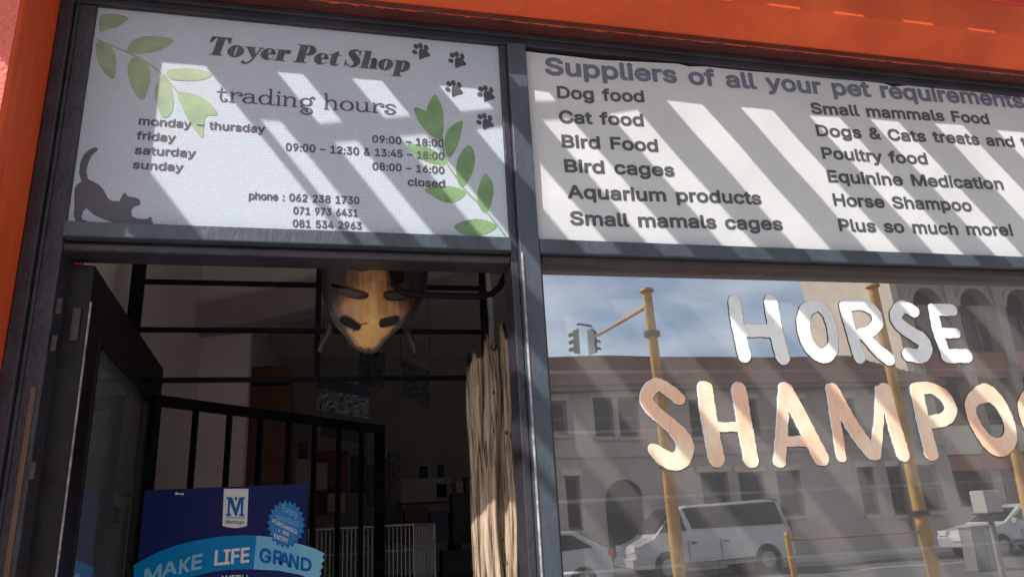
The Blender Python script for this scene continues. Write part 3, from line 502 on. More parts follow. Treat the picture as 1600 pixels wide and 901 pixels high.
print_px('printed_branch', [
    [(262, 195), (268, 100), (340, 90), (440, 110), (380, 165), (310, 185)],
    [(247, 265), (310, 275), (355, 330), (365, 400), (350, 495), (290, 450), (250, 380), (240, 300)],
    [(435, 320), (470, 255), (550, 228), (640, 230), (725, 255), (650, 310), (560, 332), (480, 335)],
    [(485, 352), (445, 400), (442, 470), (470, 560), (530, 628), (565, 560), (577, 470), (550, 390)],
    [(690, 440), (790, 428), (900, 440), (965, 465), (900, 500), (790, 505), (700, 490)],
    [(665, 465), (615, 540), (615, 620), (650, 730), (700, 720), (725, 650), (715, 570), (690, 500)],
    [(755, 580), (850, 590), (940, 635), (1000, 715), (930, 725), (915, 790), (905, 860), (850, 800), (790, 700)]],
    90, 0, 4, Yp, M['leaf_pale'], s1, strokes=[[(250, 250), (330, 285), (430, 325), (520, 370), (600, 420), (650, 460), (700, 515), (760, 590)]], sw=.0028,
    label='pale green printed branch in the upper left corner')
print_px('printed_branch', [
    [(790, -128), (850, -110), (910, -60), (960, 10), (955, 70), (900, 50), (830, -20), (800, -80)],
    [(920, -208), (870, -130), (872, -80), (920, -20), (965, 40), (972, -40), (965, -120)],
    [(1087, -45), (1085, 20), (1060, 110), (1010, 185), (980, 120), (985, 50), (1010, 0)],
    [(1135, 108), (1165, 160), (1165, 230), (1140, 310), (1085, 370), (1055, 310), (1055, 220), (1090, 140)],
    [(745, 100), (830, 110), (930, 150), (985, 225), (900, 220), (810, 180)],
    [(1240, 285), (1280, 350), (1280, 430), (1240, 530), (1190, 480), (1185, 400), (1210, 320)],
    [(855, 385), (920, 365), (1020, 365), (1110, 400), (1060, 455), (990, 465), (910, 430)],
    [(1040, 610), (1110, 578), (1210, 570), (1305, 612), (1240, 660), (1150, 675), (1070, 650)]],
    450, 200, 4, Yp, M['leaf_deep'], s1, strokes=[[(960, 40), (985, 200), (1040, 290), (1110, 390), (1180, 460), (1245, 530), (1310, 610), (1368, 688)]], sw=.0030,
    label='green printed branch down the right side')
print_px('printed_cat', [[(250, 125), (235, 122), (205, 130), (165, 165), (140, 220), (135, 280), (148, 335), (120, 355), (105, 385), (103, 440), (105, 500), (100, 540),
    (112, 580), (125, 590), (180, 590), (188, 580), (155, 572), (150, 555), (160, 520), (180, 500), (230, 545), (300, 575), (380, 598), (480, 602), (570, 606), (595, 597),
    (598, 585), (585, 578), (590, 565), (585, 555), (570, 560), (560, 568), (500, 566), (465, 552), (460, 515), (480, 490), (515, 482), (515, 450), (490, 435), (440, 428),
    (425, 405), (412, 408), (400, 430), (385, 458), (340, 455), (315, 440), (290, 390), (260, 355), (215, 330), (190, 318), (180, 270), (190, 220), (215, 170), (250, 140)]],
    90, 200, 4, Yp, M['cat'], s1, smooth=False, h=.0009)
for cx, cy in ((852, 340), (1078, 394), (1058, 573), (1258, 605), (1252, 778)):
    toes = [[(cx+dx+rx*math.cos(a)*math.cos(t)-ry*math.sin(a)*math.sin(t), cy+dy+rx*math.cos(a)*math.sin(t)+ry*math.sin(a)*math.cos(t)) for a in [2*math.pi*i/12 for i in range(12)]]
            for dx, dy, rx, ry, t in ((-59, -13, 18, 13, .5), (-52, -48, 18, 14, .8), (-24, -53, 19, 14, 1.2), (11, -40, 20, 14, 1.3))]
    pad = [(cx-32, cy-28), (cx+0, cy-30), (cx+34, cy+0), (cx+30, cy+15), (cx+5, cy+20), (cx-22, cy+32), (cx-33, cy+26)]
    print_px('paw_print', toes+[pad], 450, 0, 4, Yp, M['p1_print'], s1, h=.0008)
Yt = Y1-.0010
def line(s, l, r, cap_px, mm, parent, Y=Yt, bold=9.5, name='lettering', h=.0011, label=None, **kw):
    """l, r: photo pixels of the line's left and right ends on the baseline"""
    p0 = xz(*l, Y); p1 = xz(*r, Y); q = xz(l[0], l[1]-cap_px, Y); return text(name, s, p0, p1, q[1]-p0[1], Y, mm, parent, bold=bold, h=h, label=label, **kw)
def hline(s, l, r_px, cap_px, mm, parent, Y=Yt, **kw):
    """same, but level in the plane"""
    p0 = xz(*l, Y); v = l[1]; 
    for _ in range(6):
        p1 = xz(r_px, v, Y); v += (p1[1]-p0[1])*600
    q = xz(l[0], l[1]-cap_px, Y)
    kw.setdefault('bold', 9.5); kw.setdefault('h', .0011)
    return text('lettering', s, p0, (p1[0], p0[1]), q[1]-p0[1], Y, mm, parent, **kw)
P1 = M['p1_print']
for s_, l_, r_, c_ in (('monday – thursday', (216, 195), 414, 13), ('friday', (212.5, 218), 274, 13), ('saturday', (210, 240.5), 305.5, 13), ('sunday', (207, 263.5), 286, 13),
        ('09:00 – 18:00', (581.7, 223), 693.5, 12), ('09:00 – 12:30 & 13:45 – 18:00', (446, 235.5), 694, 12.5), ('08:00 – 16:00', (581.7, 265.5), 694.5, 12), ('closed', (637, 290.5), 695.5, 13),
        ('phone : 062 238 1730', (388.5, 311.5), 561.5, 12.5), ('071 973 6431', (458, 334.5), 559, 12), ('081 534 2963', (457, 354.5), 565, 12)):
    hline(s_, l_, r_, c_, P1, s1, h=.0008, bold=10)

# decorative lettering built from shapes; glyph box: cap 100
def E_(cx, cz, rx, rz): return ('p', [ellipse(cx, cz, rx, rz)])
FAT = {
 'T': (90, [('+', 'p', [[(28,0),(62,0),(64,100),(30,100)]]), ('+', 'p', [[(16,0),(74,0),(74,5),(16,5)]]), ('+', 'p', [[(0,66),(5,66),(24,93),(70,93),(88,66),(93,66),(93,100),(0,100)]])]),
 'o': (76, [('+',)+E_(37, 31, 37, 33), ('-',)+E_(37, 31, 6, 28)]),
 'y': (76, [('+', 'p', [[(2,62),(40,62),(56,18),(44,0)]]), ('+', 's', [(72,60,7),(50,4,7),(38,-18,8),(22,-30,8),(8,-24,16)]), ('+', 'p', [[(-4,57),(46,57),(46,62),(-4,62)]]), ('+', 'p', [[(58,57),(82,57),(82,62),(58,62)]])]),
 'e': (66, [('+',)+E_(34, 31, 34, 33), ('-', 'p', [[(30,36),(40,36),(44,40),(43,54),(38,59),(32,56)]]), ('-', 'p', [[(36,30),(80,30),(80,16),(62,18),(52,6),(40,6)]])]),
 'r': (66, [('+', 'p', [[(10,0),(42,0),(42,62),(10,62)]]), ('+', 'p', [[(0,0),(52,0),(52,5),(0,5)]]), ('+', 'p', [[(0,57),(20,57),(20,62),(0,62)]]), ('+', 's', [(42,40,7),(50,58,10),(58,52,24)])]),
 'P': (92, [('+', 'p', [[(12,0),(48,0),(48,100),(12,100)]]), ('+', 'p', [[(0,0),(62,0),(62,5),(0,5)]]), ('+', 'p', [[(0,95),(20,95),(20,100),(0,100)]]), ('+',)+E_(56, 71, 36, 29), ('-', 'p', [[(49,50),(54,50),(59,60),(60,74),(58,88),(53,93),(49,93)]]), ('-', 'p', [[(-4,5.2),(12,5.2),(12,94.8),(-4,94.8)]])]),
 't': (54, [('+', 'p', [[(12,10),(42,10),(42,82),(30,76),(12,62)]]), ('+', 'p', [[(0,57),(56,57),(56,62),(0,62)]]), ('+', 's', [(27,14,28),(34,4,14),(46,2,7),(56,12,5)])]),
 'S': (76, [('+', 's', [(66,80,6),(50,97,7),(28,90,18),(22,76,28),(44,54,36),(60,32,32),(54,12,20),(34,2,7),(10,18,6)]), ('+', 'p', [[(62,66),(68,66),(68,102),(62,96)]]), ('+', 'p', [[(2,-3),(8,4),(8,36),(2,36)]])]),
 'h': (88, [('+', 'p', [[(10,0),(42,0),(42,100),(10,100)]]), ('+', 'p', [[(0,0),(49,0),(49,5),(0,5)]]), ('+', 'p', [[(0,95),(20,95),(20,100),(0,100)]]), ('+', 'p', [[(52,0),(82,0),(82,42),(76,58),(64,64),(50,58),(44,46),(46,46),(52,52)]]), ('+', 'p', [[(46,0),(90,0),(90,5),(46,5)]])]),
 'p': (84, [('+', 'p', [[(10,-30),(42,-30),(42,62),(10,62)]]), ('+', 'p', [[(0,-30),(54,-30),(54,-25),(0,-25)]]), ('+', 'p', [[(0,57),(20,57),(20,62),(0,62)]]), ('+',)+E_(50, 31, 33, 33), ('-', 'p', [[(43,6),(48,8),(51,20),(51,42),(48,54),(43,56)]])]),
}
THIN = {
 't': (44, [('+', 's', [(16,84,6),(15,50,7),(15,20,8),(22,3,7),(34,4,7),(38,14,7),(30,18,5)]), ('+', 's', [(0,60,6),(34,60,6)])]),
 'r': (50, [('+', 's', [(8,60,7),(12,58,8),(12,2,9)]), ('+', 's', [(4,2,6),(22,2,6)]), ('+', 's', [(12,34,5),(22,56,7),(40,62,7),(48,50,8),(42,42,7),(35,48,6)])]),
 'a': (60, [('+', 's', [(8,50,8),(20,60,7),(36,58,8),(40,46,9),(40,12,9),(48,2,6),(56,4,6)]), ('+', 's', [(40,38,6),(20,36,8),(6,24,10),(8,8,9),(22,1,7),(36,8,6),(40,18,5)])]),
 'd': (64, [('+', 's', [(40,96,6),(46,94,8),(46,12,9),(52,2,6),(60,4,6)]), ('+', 'sc', [(44,31,6),(38,52,7),(24,60,7),(10,50,9),(5,31,11),(10,10,9),(24,2,7),(38,10,7)])]),
 'i': (26, [('+', 's', [(5,60,7),(12,58,8),(12,2,9)]), ('+', 's', [(4,2,6),(20,2,6)]), ('+', 's', [(12,84,13),(12.1,84,13)])]),
 'n': (62, [('+', 's', [(4,60,7),(11,58,8),(11,2,9)]), ('+', 's', [(4,2,6),(20,2,6)]), ('+', 's', [(11,40,5),(22,56,7),(36,60,8),(46,48,9),(46,2,9)]), ('+', 's', [(38,2,6),(54,2,6)])]),
 'g': (62, [('+', 'sc', [(30,60,7),(14,52,9),(10,36,10),(16,20,9),(30,14,7),(44,20,9),(48,36,10),(44,52,9)]), ('+', 's', [(42,54,6),(52,70,7),(60,66,7),(56,58,6)]), ('+', 's', [(18,18,6),(10,6,6),(24,-2,8),(44,-6,8),(52,-20,9),(42,-38,9),(24,-40,8),(12,-28,8),(18,-14,7),(32,-14,7),(36,-24,7),(28,-28,6)])]),
 'h': (64, [('+', 's', [(4,96,7),(11,94,8),(11,2,9)]), ('+', 's', [(4,2,6),(20,2,6)]), ('+', 's', [(11,40,5),(22,56,7),(36,60,8),(47,48,9),(47,2,9)]), ('+', 's', [(39,2,6),(56,2,6)])]),
 'o': (60, [('+', 'sc', [(28,61,7),(12,52,9),(5,31,11),(12,10,9),(28,1,7),(44,10,9),(51,31,11),(44,52,9)])]),
 'u': (66, [('+', 's', [(3,60,6),(10,58,8),(10,20,9),(18,4,8),(32,2,7),(44,14,6)]), ('+', 's', [(40,60,6),(47,58,8),(47,12,9),(53,2,6),(62,4,6)])]),
 's': (52, [('+', 's', [(44,50,9),(36,60,7),(20,60,7),(9,48,9),(18,36,9),(34,30,9),(44,16,10),(34,2,8),(16,0,8),(5,12,8),(12,20,7),(18,14,6)])]),
}
def glyph_line(name, s, font, space, l, r_px, cap_px, shear, mm, parent, h=.0008, Y=Yt):
    p0 = xz(*l, Y); v = l[1]
    for _ in range(6): p1 = xz(r_px, v, Y); v += (p1[1]-p0[1])*600
    cap = xz(l[0], l[1]-cap_px, Y)[1]-p0[1]; k = cap/100
    tot = sum(font[c][0] if c != ' ' else space for c in s)
    sx = (p1[0]-p0[0])/(tot+shear*60)
    X, Z = grid(p0[0]-.01, p1[0]+.015, p0[1]-cap*.5, p0[1]+cap*1.1, h)
    U = (X-p0[0])/sx; W = (Z-p0[1])/k; U = U-shear*W*1.0
    d = np.full(X.shape, 1e3); x = 0
    for c in s:
        if c == ' ': x += space; continue
        adv, ops = font[c]; sel = np.nonzero(((U > x-14) & (U < x+adv+16)).any(0))[0]; a, e = sel[0], sel[-1]+1
        u, q = U[:, a:e]-x, W[:, a:e]; g = np.full(u.shape, 1e3)
        for op in ops:
            if op[1] == 'p': dd = poly_d(u, q, op[2])
            elif op[1] == 's': dd = stroke_d(u, q, op[2])
            else: dd = stroke_d(u, q, op[2], closed=True)
            g = np.minimum(g, dd) if op[0] == '+' else np.maximum(g, -dd)
        d[:, a:e] = np.minimum(d[:, a:e], g); x += adv
    V, F = march(d, p0[0]-.01, p0[1]-cap*.5, h)
    b = MB(); b.add([(q[0], Y, q[1]) for q in V], F); return b.build(name, mm, parent, recalc=False)
glyph_line('shop_name_lettering', 'Toyer Pet Shop', FAT, 26, (321, 85), 643, 29, .22, M['p1_title'], s1)
glyph_line('subtitle_lettering', 'trading hours', THIN, 34, (338, 158), 620, 25, 0, P1, s1)

# ------------------------------------------------------------------ sign 2: supplier list
Y2 = -.0045
s2 = thing('supplier_list_banner', 'white banner listing pet supplies in dark print above the big window', 'banner', (1.15, -.004, 2.15))
top = [xz(u, v, Y2) for u, v in ((820, 80), (870, 86), (930, 93), (1000, 97), (1060, 101), (1075, 105), (1100, 104.5), (1180, 112), (1300, 121), (1380, 131), (1395, 136), (1420, 134), (1500, 141), (1600, 150))]
bot = [xz(u, v, Y2) for u, v in ((865, 379), (842, 375), (836, 355), (834, 335))]
outl = [(1.95, 2.150), (1.5, 2.1535), (1.2, 2.152), (.9, 2.1535), (.6, 2.1515)] + bot + [xz(826, 180, Y2)] + top + [(1.95, 2.617)]
X, Z = grid(.385, 1.96, 2.145, 2.63, .006)
V, F = split_runs(*march(poly_d(X, Z, [outl]), .385, 2.145, .006), .006)
def wav(x, z): return Y2 + .0012*math.sin(x*9+z*4) + .0009*math.sin(x*23-z*17) - .0012*max(0, 1-abs(x-.405)/.02)
b = MB(); b.add([(x, wav(x, z), z) for x, z in V], F); b.build('banner_sheet', M['banner'], s2, recalc=False, smooth=False)
Yb = Y2-.0030; gp = M['grey_print']
def bline(s, l, r, cap, m, h=.0010, bold=13, label=None):
    p0 = xz(*l, Y2); p1 = xz(*r, Y2); q = xz(l[0], l[1]-cap, Y2)
    return text('lettering', s, p0, p1, q[1]-p0[1], lambda x, z: wav(x, z)-.0009, m, s2, bold=bold, h=h, label=label)
bline('Suppliers of all your pet requirements', (852, 117), (1603, 169.5), 27, M['head_print'], h=.0011, bold=14, label='large blue grey heading line')
for s_, l_, r_, c_ in (('Dog food', (871, 153.5), (1007, 161), 19), ('Cat food', (874, 191.5), (1006, 198), 19.5), ('Bird Food', (878.5, 230), (1029, 237.5), 20), ('Bird cages', (882.5, 269), (1055, 276), 20.5),
        ('Aquarium products', (887, 310), (1190.5, 320), 21), ('Small mamals cages', (891, 351.5), (1223.5, 360.5), 21.5),
        ('Small mammals Food', (1269, 177.5), (1547, 195), 17.5), ('Dogs & Cats treats and toys', (1277, 212.5), (1648, 234), 18), ('Poultry food', (1285.5, 248.5), (1450, 257.5), 18.5),
        ('Equinine Medication', (1294, 285), (1568.5, 297), 19), ('Horse Shampoo', (1303, 321.5), (1520, 330.5), 19), ('Plus so much more!', (1312, 361), (1583, 369.5), 19.5)):
    bline(s_, l_, r_, c_, gp)

# ------------------------------------------------------------------ hand painted letters on the big pane
YL = GL-.0022
pw = thing('painted_window_lettering', 'hand brushed white and peach words advertising horse shampoo on the big window', 'window sign', (1.1, YL, 1.66))
def brush(strokes, ox, oy, s, mm, name='letter', label=None, seed=0, rough=.0022, under=0):
    St = []
    sc = 1.35/FOC/s*1.08
    for st in strokes:
        closed = st[0] == 'c'
        pts = st[1:] if closed else st
        q = []
        for p in pts:
            x, z = xz(ox+p[0]/s, oy+p[1]/s, YL); depth = float((at(ox+p[0]/s, oy+p[1]/s, YL)-CAM) @ (-ROT[:, 2])); q.append((x, z, p[2]/s*depth/FOC))
        St.append((closed, q))
    x0, x1, z0, z1 = bounds([q for _, q in St], .03)
    r = np.random.default_rng(seed); ph = r.uniform(0, 6.28, 12)
    def fn(X, Z):
        d = np.full(X.shape, 1e9)
        for c, q in St: d = np.minimum(d, stroke_d(X, Z, q, closed=c))
        n = sum(np.sin(X*f+Z*g+p)*a for f, g, p, a in ((210, 90, ph[0], .5), (-160, 240, ph[1], .5), (520, -400, ph[2], .35), (900, 700, ph[3], .3), (-1300, 600, ph[4], .25)))
        return d + n*rough*.35
    o = flat(name, fn, x0, x1, z0, z1, .0011, YL, mm, pw, label)
    q = flat('letter_edge_shade', lambda X, Z: fn(X-.0004, Z+.0004)-.0011, x0, x1, z0, z1, .0013, YL+.0010, M['outline'], o)  # dark sheet standing in for the letter's shadow edge on the glass
    if under: flat('undercoat', lambda X, Z: fn(X+under, Z-.0006), x0, x1, z0, z1, .0011, YL+.0005, W_, o)
    return o
M['outline'] = mat('letter edge shade', (.03, .03, .035), .5)  # shade round the letters, put into a dark colour
W_, Pc = M['white_paint'], M['peach_paint']
o1 = (1120, 440, 3.81)
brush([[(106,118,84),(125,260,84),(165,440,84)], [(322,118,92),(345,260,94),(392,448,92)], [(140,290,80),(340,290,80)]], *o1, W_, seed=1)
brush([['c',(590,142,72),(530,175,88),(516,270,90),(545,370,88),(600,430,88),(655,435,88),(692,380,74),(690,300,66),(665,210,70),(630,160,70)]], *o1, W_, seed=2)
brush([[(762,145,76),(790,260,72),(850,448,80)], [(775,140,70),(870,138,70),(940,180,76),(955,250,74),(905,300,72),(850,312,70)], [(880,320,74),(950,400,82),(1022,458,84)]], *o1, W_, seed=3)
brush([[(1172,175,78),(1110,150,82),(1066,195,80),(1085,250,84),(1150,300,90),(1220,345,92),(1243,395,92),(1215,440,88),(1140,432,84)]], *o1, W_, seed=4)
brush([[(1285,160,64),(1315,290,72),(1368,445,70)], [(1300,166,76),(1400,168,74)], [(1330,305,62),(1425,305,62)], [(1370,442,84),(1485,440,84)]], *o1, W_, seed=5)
o2 = (980, 580, 4.706)
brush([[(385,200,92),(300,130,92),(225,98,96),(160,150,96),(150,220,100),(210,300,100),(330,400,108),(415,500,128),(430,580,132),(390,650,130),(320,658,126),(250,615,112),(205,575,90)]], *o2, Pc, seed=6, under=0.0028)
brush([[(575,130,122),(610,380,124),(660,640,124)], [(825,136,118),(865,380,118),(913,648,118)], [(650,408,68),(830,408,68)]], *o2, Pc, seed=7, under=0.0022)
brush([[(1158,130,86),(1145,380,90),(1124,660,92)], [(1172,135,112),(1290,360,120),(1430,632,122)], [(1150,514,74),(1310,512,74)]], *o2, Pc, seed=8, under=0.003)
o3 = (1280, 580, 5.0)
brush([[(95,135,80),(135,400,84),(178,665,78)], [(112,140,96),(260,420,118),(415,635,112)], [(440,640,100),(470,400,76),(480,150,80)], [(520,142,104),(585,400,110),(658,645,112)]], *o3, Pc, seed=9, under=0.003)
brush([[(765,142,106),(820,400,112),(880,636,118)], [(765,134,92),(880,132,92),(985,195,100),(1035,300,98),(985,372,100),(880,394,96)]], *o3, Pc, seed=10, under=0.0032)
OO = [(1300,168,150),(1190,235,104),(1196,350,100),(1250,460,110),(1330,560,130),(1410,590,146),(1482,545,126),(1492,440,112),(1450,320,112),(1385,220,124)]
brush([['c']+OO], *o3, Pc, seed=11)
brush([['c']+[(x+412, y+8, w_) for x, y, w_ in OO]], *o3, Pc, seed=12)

# ------------------------------------------------------------------ open door
H0 = Vector((-.423, .04)); E0 = Vector((at(256, 575, .92)[0], .92)); dv = (E0-H0); LW = dv.length; dv.normalize()
door = thing('shop_door', 'dark painted glazed door standing open into the shop at the left jamb', 'door', (H0.x, H0.y, .14))
ang = math.atan2(dv.y, dv.x)
DM = Matrix.Translation((H0.x, H0.y, 0)) @ Matrix.Rotation(ang, 4, 'Z')     # local x along leaf, local y>0 = towards the left wall
def dbox(*bx, M0=None):
    b = MB()
    for q in bx: b.box(*q)
    b.v = [tuple((M0 or DM) @ Vector(v)) for v in b.v]; return b
ZT = 2.092; TH = .045
dbox((0, .085, 0, TH, .14, ZT)).build('hinge_stile', M['door'], door, bevel=.003)
dbox((LW-.085, LW, 0, TH, .14, ZT)).build('lock_stile', M['door'], door, bevel=.003)
dbox((.085, LW-.085, .0005, TH-.0005, ZT-.105, ZT-.0005)).build('top_rail', M['door'], door, bevel=.003)
dbox((.085, LW-.085, .0005, TH-.0005, .1405, .38)).build('bottom_rail', M['door'], door, bevel=.003)
dbox((.085, LW-.085, -.004, .004, ZT-.119, ZT-.1055), (.0855, .097, -.004, .004, .381, ZT-.119)).build('glazing_bead', M['door'], door, bevel=.001)
dbox((.0855, LW-.0855, .018, .022, .381, ZT-.106)).build('glass_pane', M['door_glass'], door)
dbox((-.0012, .0025, -.0015, .0012, .5, ZT-.07)).build('worn_edge', M['chip'], door)
for z in (1.98, 1.15, .35): dbox((-.007, .0, .012, .026, z-.03, z+.03)).build('hinge', M['hinge'], door, bevel=.002)

# ------------------------------------------------------------------ grille behind the door head
def rod(pts, r, n=8): return MB().tube(pts, r, n)
gr = thing('burglar_grille', 'black flat bar security grille fixed across the doorway behind the mask', 'grille', (0, .62, 1.7))
YG = .62; ir = M['black_iron']
GX0 = float(at(215, 445, YG)[0]); GX1 = float(at(758, 480, YG)[0])
for u, v in ((230, 440), (230, 515), (230, 594)):
    x, z = xz(u, v, YG); MB().box(GX0, GX1, YG-.005, YG+.005, z-.006, z+.006).build('horizontal_bar', ir, gr)
x, _ = xz(217, 445, YG); MB().box(x-.016, x+.016, YG-.018, YG-.0055, 1.70, 2.70).build('frame_bar', ir, gr, bevel=.001)
x, _ = xz(757, 480, YG); MB().box(x-.015, x+.015, YG-.018, YG-.0055, 1.90, 2.70).build('frame_bar', ir, gr, bevel=.001)
x, _ = xz(497, 500, YG); MB().box(x-.0075, x+.0075, YG-.015, YG-.0055, xz(497, 597, YG)[1], 2.70).build('vertical_bar', ir, gr)
MB().box(GX0-.02, GX1+.02, YG-.012, YG+.012, 2.701, 2.73).build('top_bar', ir, gr)
# bent closing hook in front
hk = thing('bent_iron_hook', 'black bent flat iron arm hanging behind the door head right of the mask', 'hook', (.2, .13, 2.2))
pt = lambda u, v, Y: tuple(map(float, at(u, v, Y)))
MB().tube([pt(612, 398, .12), pt(614, 425, .12), pt(616, 446, .12), pt(628, 456, .12), pt(660, 461, .12), pt(745, 463, .12), pt(768, 459, .12), pt(782, 447, .12), pt(800, 405, .12)], .0072, 10).build('hook_arm', ir, hk, smooth=True)
MB().tube([pt(620, 396, .125), pt(622, 440, .125)], .013, 8).build('hook_plate', ir, hk)

# ------------------------------------------------------------------ carved mask
YM = .19
mk = thing('carved_wooden_mask', 'pale carved wooden face mask with slit eyes hung in the doorway', 'mask', (.08, YM, 1.96))
mo = (480, 400, 5.632)
outline = [(110,-140),(115,0),(122,120),(130,280),(150,400),(190,500),(250,620),(320,690),(380,770),(460,818),(540,832),(620,822),(700,740),(780,670),(860,600),(940,500),(1000,400),(1050,280),(1078,150),(1082,30),(1060,-140),(900,-260),(590,-300),(280,-260)]
holes = [[(215,50),(330,60),(470,100),(522,150),(480,158),(380,118),(250,78)], [(205,240),(290,272),(420,322),(515,370),(510,402),(400,382),(300,332),(215,268)],
         [(675,372),(700,345),(800,328),(880,340),(870,378),(760,402),(690,402)], [(708,85),(745,82),(745,122),(708,118)], [(836,140),(856,150),(850,168),(836,165)],
         [(290,560),(340,545),(430,600),(465,625),(450,655),(400,642),(310,602)], [(635,608),(660,585),(780,548),(802,568),(780,602),(690,632),(645,638)]]
OL = pxs(outline, *mo, YM-.035); OL = [tuple(q) for q in catmull(OL, 4, True)[:-1]]
HL = [pxs(h_, *mo, YM-.035) for h_ in holes]; HL = [[tuple(q) for q in catmull(h_, 3, True)[:-1]] for h_ in HL]
x0, x1, z0, z1 = bounds([OL], .01)
hm = .0022
X, Z = grid(x0, x1, z0, z1, hm); do = poly_d(X, Z, [OL]); dh = np.full(X.shape, 1e9)
for h_ in HL: dh = np.minimum(dh, poly_d(X, Z, [h_]))
V, F = march(np.maximum(do, -dh), x0, z0, hm)
# weld vertices, cells split so the sheet can curve
cx, cz = xz(mo[0]+590/mo[2], 0, YM)[0], 2.1
def mask_y(x, z):
    a = min(1, abs(x-cx)/.115); nose = math.exp(-((x-cx)/.022)**2)*.018*min(1, max(0, (z-1.98)/.05)); return YM - .055*math.sqrt(max(0, 1-a*a)) - nose + .05*max(0, 1-(z-1.955)/.09)**2
V, F = split_runs(V, F, hm)
me = bpy.data.meshes.new('face'); me.from_pydata([(x, mask_y(x, z), z) for x, z in V], [], F)
bm = bmesh.new(); bm.from_mesh(me); bmesh.ops.remove_doubles(bm, verts=bm.verts, dist=.0002); bm.to_mesh(me); bm.free()
for p in me.polygons: p.use_smooth = True
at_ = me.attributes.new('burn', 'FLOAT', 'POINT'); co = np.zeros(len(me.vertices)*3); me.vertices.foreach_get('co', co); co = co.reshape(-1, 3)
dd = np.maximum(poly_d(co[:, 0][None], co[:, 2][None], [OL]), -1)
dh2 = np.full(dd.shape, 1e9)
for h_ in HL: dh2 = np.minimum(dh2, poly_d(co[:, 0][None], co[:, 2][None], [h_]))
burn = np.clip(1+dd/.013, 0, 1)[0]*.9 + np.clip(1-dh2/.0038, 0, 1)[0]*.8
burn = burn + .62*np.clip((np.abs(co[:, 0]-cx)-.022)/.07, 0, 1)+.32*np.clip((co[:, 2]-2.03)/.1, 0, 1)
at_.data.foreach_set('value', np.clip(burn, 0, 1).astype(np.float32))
mm = mat('scorched wood', (.5, .3, .1), .42); t = mm.node_tree; b_ = t.nodes['Principled BSDF']
an = t.nodes.new('ShaderNodeAttribute'); an.attribute_name = 'burn'; tc = t.nodes.new('ShaderNodeTexCoord'); mp = t.nodes.new('ShaderNodeMapping'); mp.inputs['Scale'].default_value = (1, 1, .12)
n = t.nodes.new('ShaderNodeTexNoise'); n.inputs['Scale'].default_value = 120; n.inputs['Detail'].default_value = 4; n3 = t.nodes.new('ShaderNodeTexNoise'); n3.inputs['Scale'].default_value = 22
t.links.new(tc.outputs['Object'], mp.inputs[0]); t.links.new(mp.outputs[0], n.inputs[0]); t.links.new(tc.outputs['Object'], n3.inputs[0])
ma = t.nodes.new('ShaderNodeMath'); ma.operation = 'MULTIPLY_ADD'; ma.inputs[1].default_value = .5; t.links.new(n.outputs['Fac'], ma.inputs[0]); t.links.new(an.outputs['Fac'], ma.inputs[2])
mb = t.nodes.new('ShaderNodeMath'); mb.operation = 'MULTIPLY_ADD'; mb.inputs[1].default_value = .6; t.links.new(n3.outputs['Fac'], mb.inputs[0]); t.links.new(ma.outputs[0], mb.inputs[2])
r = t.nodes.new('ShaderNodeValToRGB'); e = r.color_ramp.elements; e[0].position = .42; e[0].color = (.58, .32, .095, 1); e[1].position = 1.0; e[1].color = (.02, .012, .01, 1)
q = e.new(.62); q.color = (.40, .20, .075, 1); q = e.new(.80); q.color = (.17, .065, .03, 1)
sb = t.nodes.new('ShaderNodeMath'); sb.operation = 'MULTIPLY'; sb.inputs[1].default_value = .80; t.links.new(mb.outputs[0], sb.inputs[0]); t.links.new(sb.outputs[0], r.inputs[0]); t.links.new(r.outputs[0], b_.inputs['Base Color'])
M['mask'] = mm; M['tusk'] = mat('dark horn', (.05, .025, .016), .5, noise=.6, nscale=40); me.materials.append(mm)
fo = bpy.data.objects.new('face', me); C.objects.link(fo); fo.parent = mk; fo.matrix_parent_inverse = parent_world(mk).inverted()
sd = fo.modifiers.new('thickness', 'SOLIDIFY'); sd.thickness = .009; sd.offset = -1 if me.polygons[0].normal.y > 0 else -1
ml = pxs([(462, 621), (520, 616), (632, 611)], *mo, YM-.035); 
MB().tube([(x, mask_y(x, z)-.0006, z) for x, z in ml], .0012, 6).build('mouth_line', mat('mouth line', (.28, .05, .02), .6), mk)
b = MB()
for u, v in ((405,715),(440,745),(452,762),(470,790),(490,800),(545,795),(555,770),(425,735),(410,660),(630,775)):
    x, z = xz(mo[0]+u/mo[2], mo[1]+v/mo[2], YM-.035); y = mask_y(x, z); b.tube([(x, y-.0012, z), (x, y+.002, z)], random.uniform(.0008, .0016), 6)
b.build('burnt_dot', M['black_iron'], mk)
for pts in ([(212,600),(190,690),(140,760),(110,845)], [(870,640),(900,720),(940,790),(945,860)]):
    q = [Vector(pt(mo[0]+u/mo[2], mo[1]+v/mo[2], YM+.03)) for u, v in pts]
    MB().tube([tuple(a) for a in catmull(q, 4)], [.0095-.0002*i for i in range(13)], 10).build('tusk', M['tusk'], mk, smooth='all')
MB().tube([(cx, YM+.02, 2.235), (cx, YM+.03, 2.66)], .002, 6).build('hanging_cord', ir, mk)

